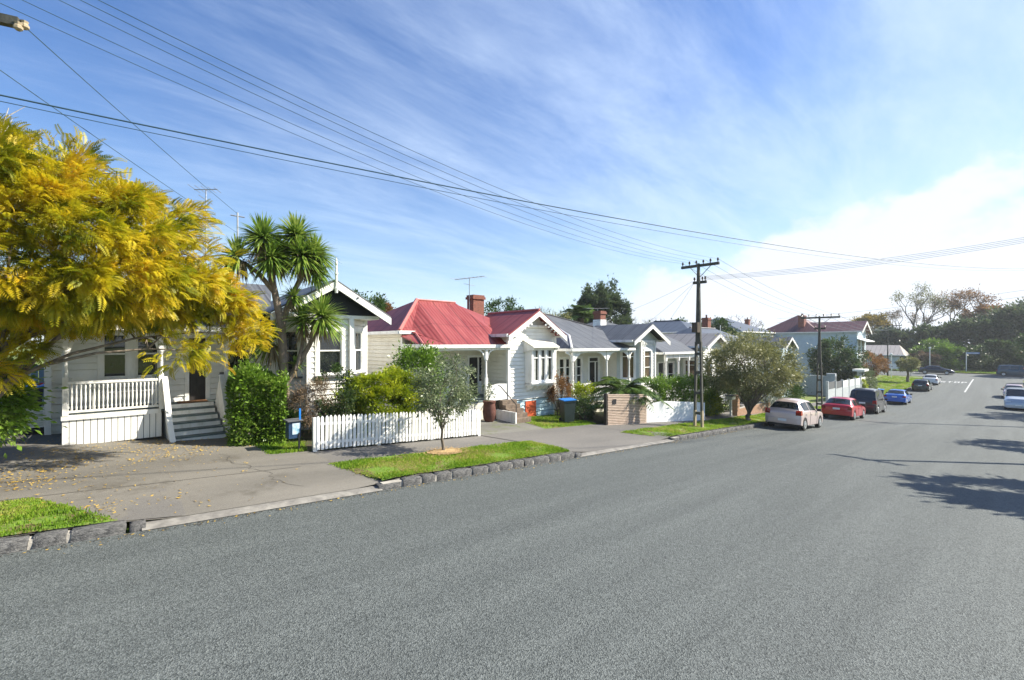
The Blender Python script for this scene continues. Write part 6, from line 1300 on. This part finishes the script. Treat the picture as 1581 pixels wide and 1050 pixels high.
def car(kind, paint, label, loc, heading=0, cat='car', group=None, s=1.0, roofbox=False):
    q = SPECS[kind]; L, Wd = q['L'], q['W']; t = thing('parked_car', (0, 0, 0), label, cat, group)
    I = lambda k, y: float(np.interp(y, [a for a, b in q[k]], [b for a, b in q[k]]))
    keys = sorted({round(v, 3) for v in list(np.linspace(0, L, 60)) + [a for a, b in q['top']] + [a for a, b in q['wt']]}); r = q['r']
    def section(y):
        e = min(1, .80 + 2.2 * y) if y < .1 else 1; f = (L - y); e2 = 1 if f > .5 else .86 + .14 * math.sqrt(max(0, 1 - (1 - f / .5) ** 2)); e3 = 1 if y > .35 else .955 + .045 * math.sqrt(max(0, 1 - (1 - y / .35) ** 2)); wb = Wd * e2 * e3 * (1 if y > .001 else .97)
        zb = .23
        if y < .25: zb = .30 - .28 * y
        for w in q['wheels']:
            if abs(y - w) < r * 1.16: zb = max(zb, r + math.sqrt((r * 1.16) ** 2 - (y - w) ** 2))
        tp = I('top', y); bl = min(I('belt', y), tp - .03); wt = min(I('wt', y), wb * .96); zb = min(zb, bl - .08)
        return [(wb * .88, zb), (wb * .975, zb + .02), (wb, zb + .5 * (bl - zb)), (wb * .985, bl - .05), (wb * .955, bl), (wt, tp - .085 if tp - bl > .14 else bl + (tp - bl) * .4), (wt * .86, tp - .03 if tp - bl > .14 else tp - .012), (wt * .5, tp - .004), (0, tp)]
    secs = [section(y) for y in keys]; n = 17; v = []; f = []
    for y, sc in zip(keys, secs):
        full = [(a, b) for a, b in sc] + [(-a, b) for a, b in sc[-2::-1]]; v += [(a, y, b) for a, b in full]
    for i in range(len(keys) - 1):
        for j in range(n - 1): f.append((i * n + j, i * n + j + 1, (i + 1) * n + j + 1, (i + 1) * n + j))
    f.append(tuple(range(n - 1, -1, -1))); f.append(tuple((len(keys) - 1) * n + j for j in range(n)))
    mb = MB(); mb.add(v, f); body = mb.build('body', paint, t, smooth=True, sharp=50)
    def pt(y, j, fr=0): a = section(y); p = a[j]; p2 = a[min(j + 1, 8)]; return (p[0] + (p2[0] - p[0]) * fr, p[1] + (p2[1] - p[1]) * fr)
    def top_glass(name, ya, yb, off):
        mb = MB(); k = 8; jj = [(5, .15), (6, 0), (7, 0), (8, 0)]; V = []; m = 7
        for i in range(k + 1):
            y = ya + (yb - ya) * i / k; row = [pt(y, *j) for j in jj]; full = [(a, b) for a, b in row] + [(-a, b) for a, b in row[-2::-1]]; V += [(a, y - off, b + .010) for a, b in full]
        mb.add(V, [(i * m + j, i * m + j + 1, (i + 1) * m + j + 1, (i + 1) * m + j) for i in range(k) for j in range(m - 1)]); return mb.build(name, 'carglass', t, smooth=True)
    top_glass('rear_window', q['rear'][0], q['rear'][1], .012); top_glass('windscreen', q['wind'][0], q['wind'][1], -.012)
    for sg in (-1, 1):
        for (ya, yb) in q['sides']:
            mb = MB(); k = 6; V = []
            for i in range(k + 1):
                y = ya + (yb - ya) * i / k
                for fr in (.10, .5, .93): a, b = pt(y, 4, fr); V.append((sg * (a + .006), y, b + .003))
            mb.add(V, [(i * 3 + j, i * 3 + j + 1, (i + 1) * 3 + j + 1, (i + 1) * 3 + j) for i in range(k) for j in range(2)]); mb.build('side_window', 'carglass', t, smooth=True)
        for i, (ya, yb) in enumerate(q['sides'][-2:]):
            z = I('belt', yb) - .13; a = section(yb - .2)[3][0]; mb = MB(); mb.box(sg * (a - .01), sg * (a + .035), ya + .08, ya + .24, z - .02, z + .015); mb.build('door_handle', paint, t)
            mb = MB(); yy = yb + .04; P = [(sg * (pt(yy, j)[0] + .002), yy, pt(yy, j)[1]) for j in (1, 2, 3, 4)]; mb.tube(P, .007, 4); mb.build('door_seam', 'blackp', t)
        ym = q['sides'][-1][1] + .02; a, b = pt(ym, 4); mb = MB(); mb.box(sg * (a + .02), sg * (a + .2), ym - .03, ym + .07, b + .0, b + .13); mb.build('door_mirror', 'blackp', t)
        z0, z1 = q['tail']; a = section(.06)[2][0]
        mb = MB(); mb.add([(sg * (a * .70), -.012, z0), (sg * (a * .985), -.008, z0 + .01), (sg * (a + .008), .16, z0 + .03), (sg * (a * .72), -.008, z1 - .02), (sg * (a * .97), .008, z1), (sg * (a - .005), .18, z1 + .01)], [(0, 1, 4, 3), (1, 2, 5, 4), (0, 3, 4, 1)]); mb.build('tail_light', 'taill', t, fix=False)
        a = section(L - .12)[2][0]; z = I('top', L - .18) - .10
        mb = MB(); mb.add([(sg * a * .55, L - .03, z - .1), (sg * a * .95, L - .09, z - .09), (sg * (a * 1.0 + .01), L - .30, z), (sg * a * .55, L - .09, z + .03), (sg * a * .93, L - .16, z + .05), (sg * a * .99, L - .34, z + .07)], [(0, 1, 4, 3), (1, 2, 5, 4)]); mb.build('head_light', 'headl', t, fix=False)
    mb = MB(); k = 10; V = []
    for i in range(k + 1): u = -1 + 2 * i / k; V.append((u * Wd * .965, .03 - .075 * math.sqrt(max(0, 1 - u ** 4)) , 0))
    mb.add([(x, y, z) for z in (.36, .56) for (x, y, _) in V], [(i, i + 1, k + 2 + i, k + 1 + i) for i in range(k)]); mb.add([(x, y + .07, .575) for (x, y, _) in V] + [(x, y, .56) for (x, y, _) in V], [(i, i + 1, k + 2 + i, k + 1 + i) for i in range(k)]); mb.build('rear_bumper', paint, t, fix=False)
    zp = .60 if kind in ('hatch',) else q['tail'][0] - .02
    mb = MB(); yy = -.055 if zp < .57 else -.012; mb.box(-.19, .19, yy - .012, yy, (.43 if kind == 'hatch' else zp), (.55 if kind == 'hatch' else zp + .12)) if kind != 'hatch' else mb.box(-.19, .19, -.062, -.05, .42, .54); mb.build('number_plate', 'plate', t)
    mb = MB(); mb.box(-.19, .19, L - .01, L + .01, .42, .53); mb.build('number_plate', 'plate', t)
    mb = MB(); mb.box(-Wd * .80, Wd * .80, .12, L - .18, .19, .46); mb.build('underbody', 'blackp', t)
    a, b = q['rear']; mb = MB(); mb.tube([(0, a - .03, I('top', a) + .01), (.2, a + (b - a) * .25 - .02, I('top', a + (b - a) * .25) + .03)], .010, 5); mb.build('rear_wiper', 'blackp', t)
    for w in q['wheels']:
        for sg in (-1, 1):
            mb = MB(); x0 = sg * (Wd - .02); mb.lathe((x0 - sg * .19, w, r), [(r * .6, 0), (r * .95, 0), (r, sg * .03), (r, sg * .15), (r * .94, sg * .185), (r * .64, sg * .19)], 24, 'X'); wh = mb.build('wheel', 'tyre', t, smooth=True)
            mb = MB(); mb.lathe((x0 + sg * .002, w, r), [(r * .66, 0), (r * .64, sg * .012), (r * .52, sg * .004), (r * .15, sg * .012), (r * .12, sg * .02)], 20, 'X'); rim = mb.build('rim', 'rim', wh, smooth=True)
            mb = MB()
            for k in range(5):
                a = 2 * math.pi * (k + .5) / 5; c, sn = math.cos(a), math.sin(a); mb.lathe((x0 + sg * .0, w + c * r * .38, r + sn * r * .38), [(r * .10, 0), (r * .10, sg * .008)], 8, 'X')
            mb.build('rim_holes', 'tyre', rim) if False else None
    if roofbox:
        pass
    x, y = loc; t.scale = (s, s, s)
    def zsurf(px_, py_): return zr(py_) + (.05 * (1 - ((px_ + 3.3) / 5.3) ** 2) * (1 - sstep((py_ - 95) / 6)) - .02 if -8.5 < px_ < 2 and py_ < 103 else -.02)
    hd = Vector((-math.sin(heading), math.cos(heading))); z0 = zsurf(x, y); z1 = zsurf(x + hd.x * L, y + hd.y * L)
    t.location = (x, y, z0 + .005); t.rotation_euler = (math.atan2(z1 - z0, L), 0, heading); t.rotation_mode = 'XYZ'
    return t
def build_cars():
    P = 'cars parked along the kerb'
    car('hatch', 'car_pink', 'pale pink hatchback parked beside the khaki street tree', (-7.35, 24.6), R(-1.5), group=P)
    car('fast', 'car_red', 'red hatchback parked in front of the pink hatchback', (-7.2, 34.4), R(-1), group=P)
    car('van', 'car_black', 'black van with dark windows parked ahead of the red hatchback', (-7.25, 42.4), 0, group=P, cat='van')
    car('sedan', 'car_blue', 'bright blue sedan parked ahead of the black van', (-7.15, 56.5), 0, group=P)
    car('wagon', 'car_dgreen', 'dark green wagon parked beyond the blue sedan', (-7.15, 76.2), 0, group=P)
    car('sedan', 'car_white', 'white sedan parked farthest along the left kerb near the junction', (-7.1, 86.5), 0, group=P)
    car('van', 'car_silver', 'silver white people carrier parked on the right facing the camera', (.85, 65.0), R(180), group=P, cat='van')
    car('wagon', 'car_rose', 'dusty pink car parked on the right behind the silver people carrier', (.75, 77.6), R(180), group=P)
    car('sedan', 'car_navy', 'navy sedan crossing the far junction on the left', (-10.6, 110.8), R(-90), s=1.08)
    car('van', 'car_teal', 'dark blue four wheel drive at the right end of the junction', (-.9, 112.6), R(-90), s=1.0, cat='van')
    car('van', 'car_white', 'white van standing in a driveway behind the silvery shrub', (-13.2, 37.6), R(90), cat='van')
    car('hatch', 'car_silver', 'pale car with roof showing behind the pink hatchback', (-12.4, 28.6), R(90))
build_cars()

# ------------------------------------------------------------------ thin air haze that softens the far trees
def build_haze():
    mb = MB(); mb.box(-320, 320, -130, 420, -5.2, 24); o = mb.build('haze', None); o['kind'] = 'stuff'; o['label'] = 'thin pale haze in the air'
    m = bpy.data.materials.new('haze_air'); m.use_nodes = True; nt = m.node_tree; N = nt.nodes; N.remove(N['Principled BSDF'])
    v = N.new('ShaderNodeVolumePrincipled'); v.inputs['Color'].default_value = (.90, .95, 1, 1); v.inputs['Density'].default_value = .00042; v.inputs['Anisotropy'].default_value = .25
    nt.links.new(v.outputs[0], N['Material Output'].inputs['Volume']); o.data.materials.append(m)
build_haze()
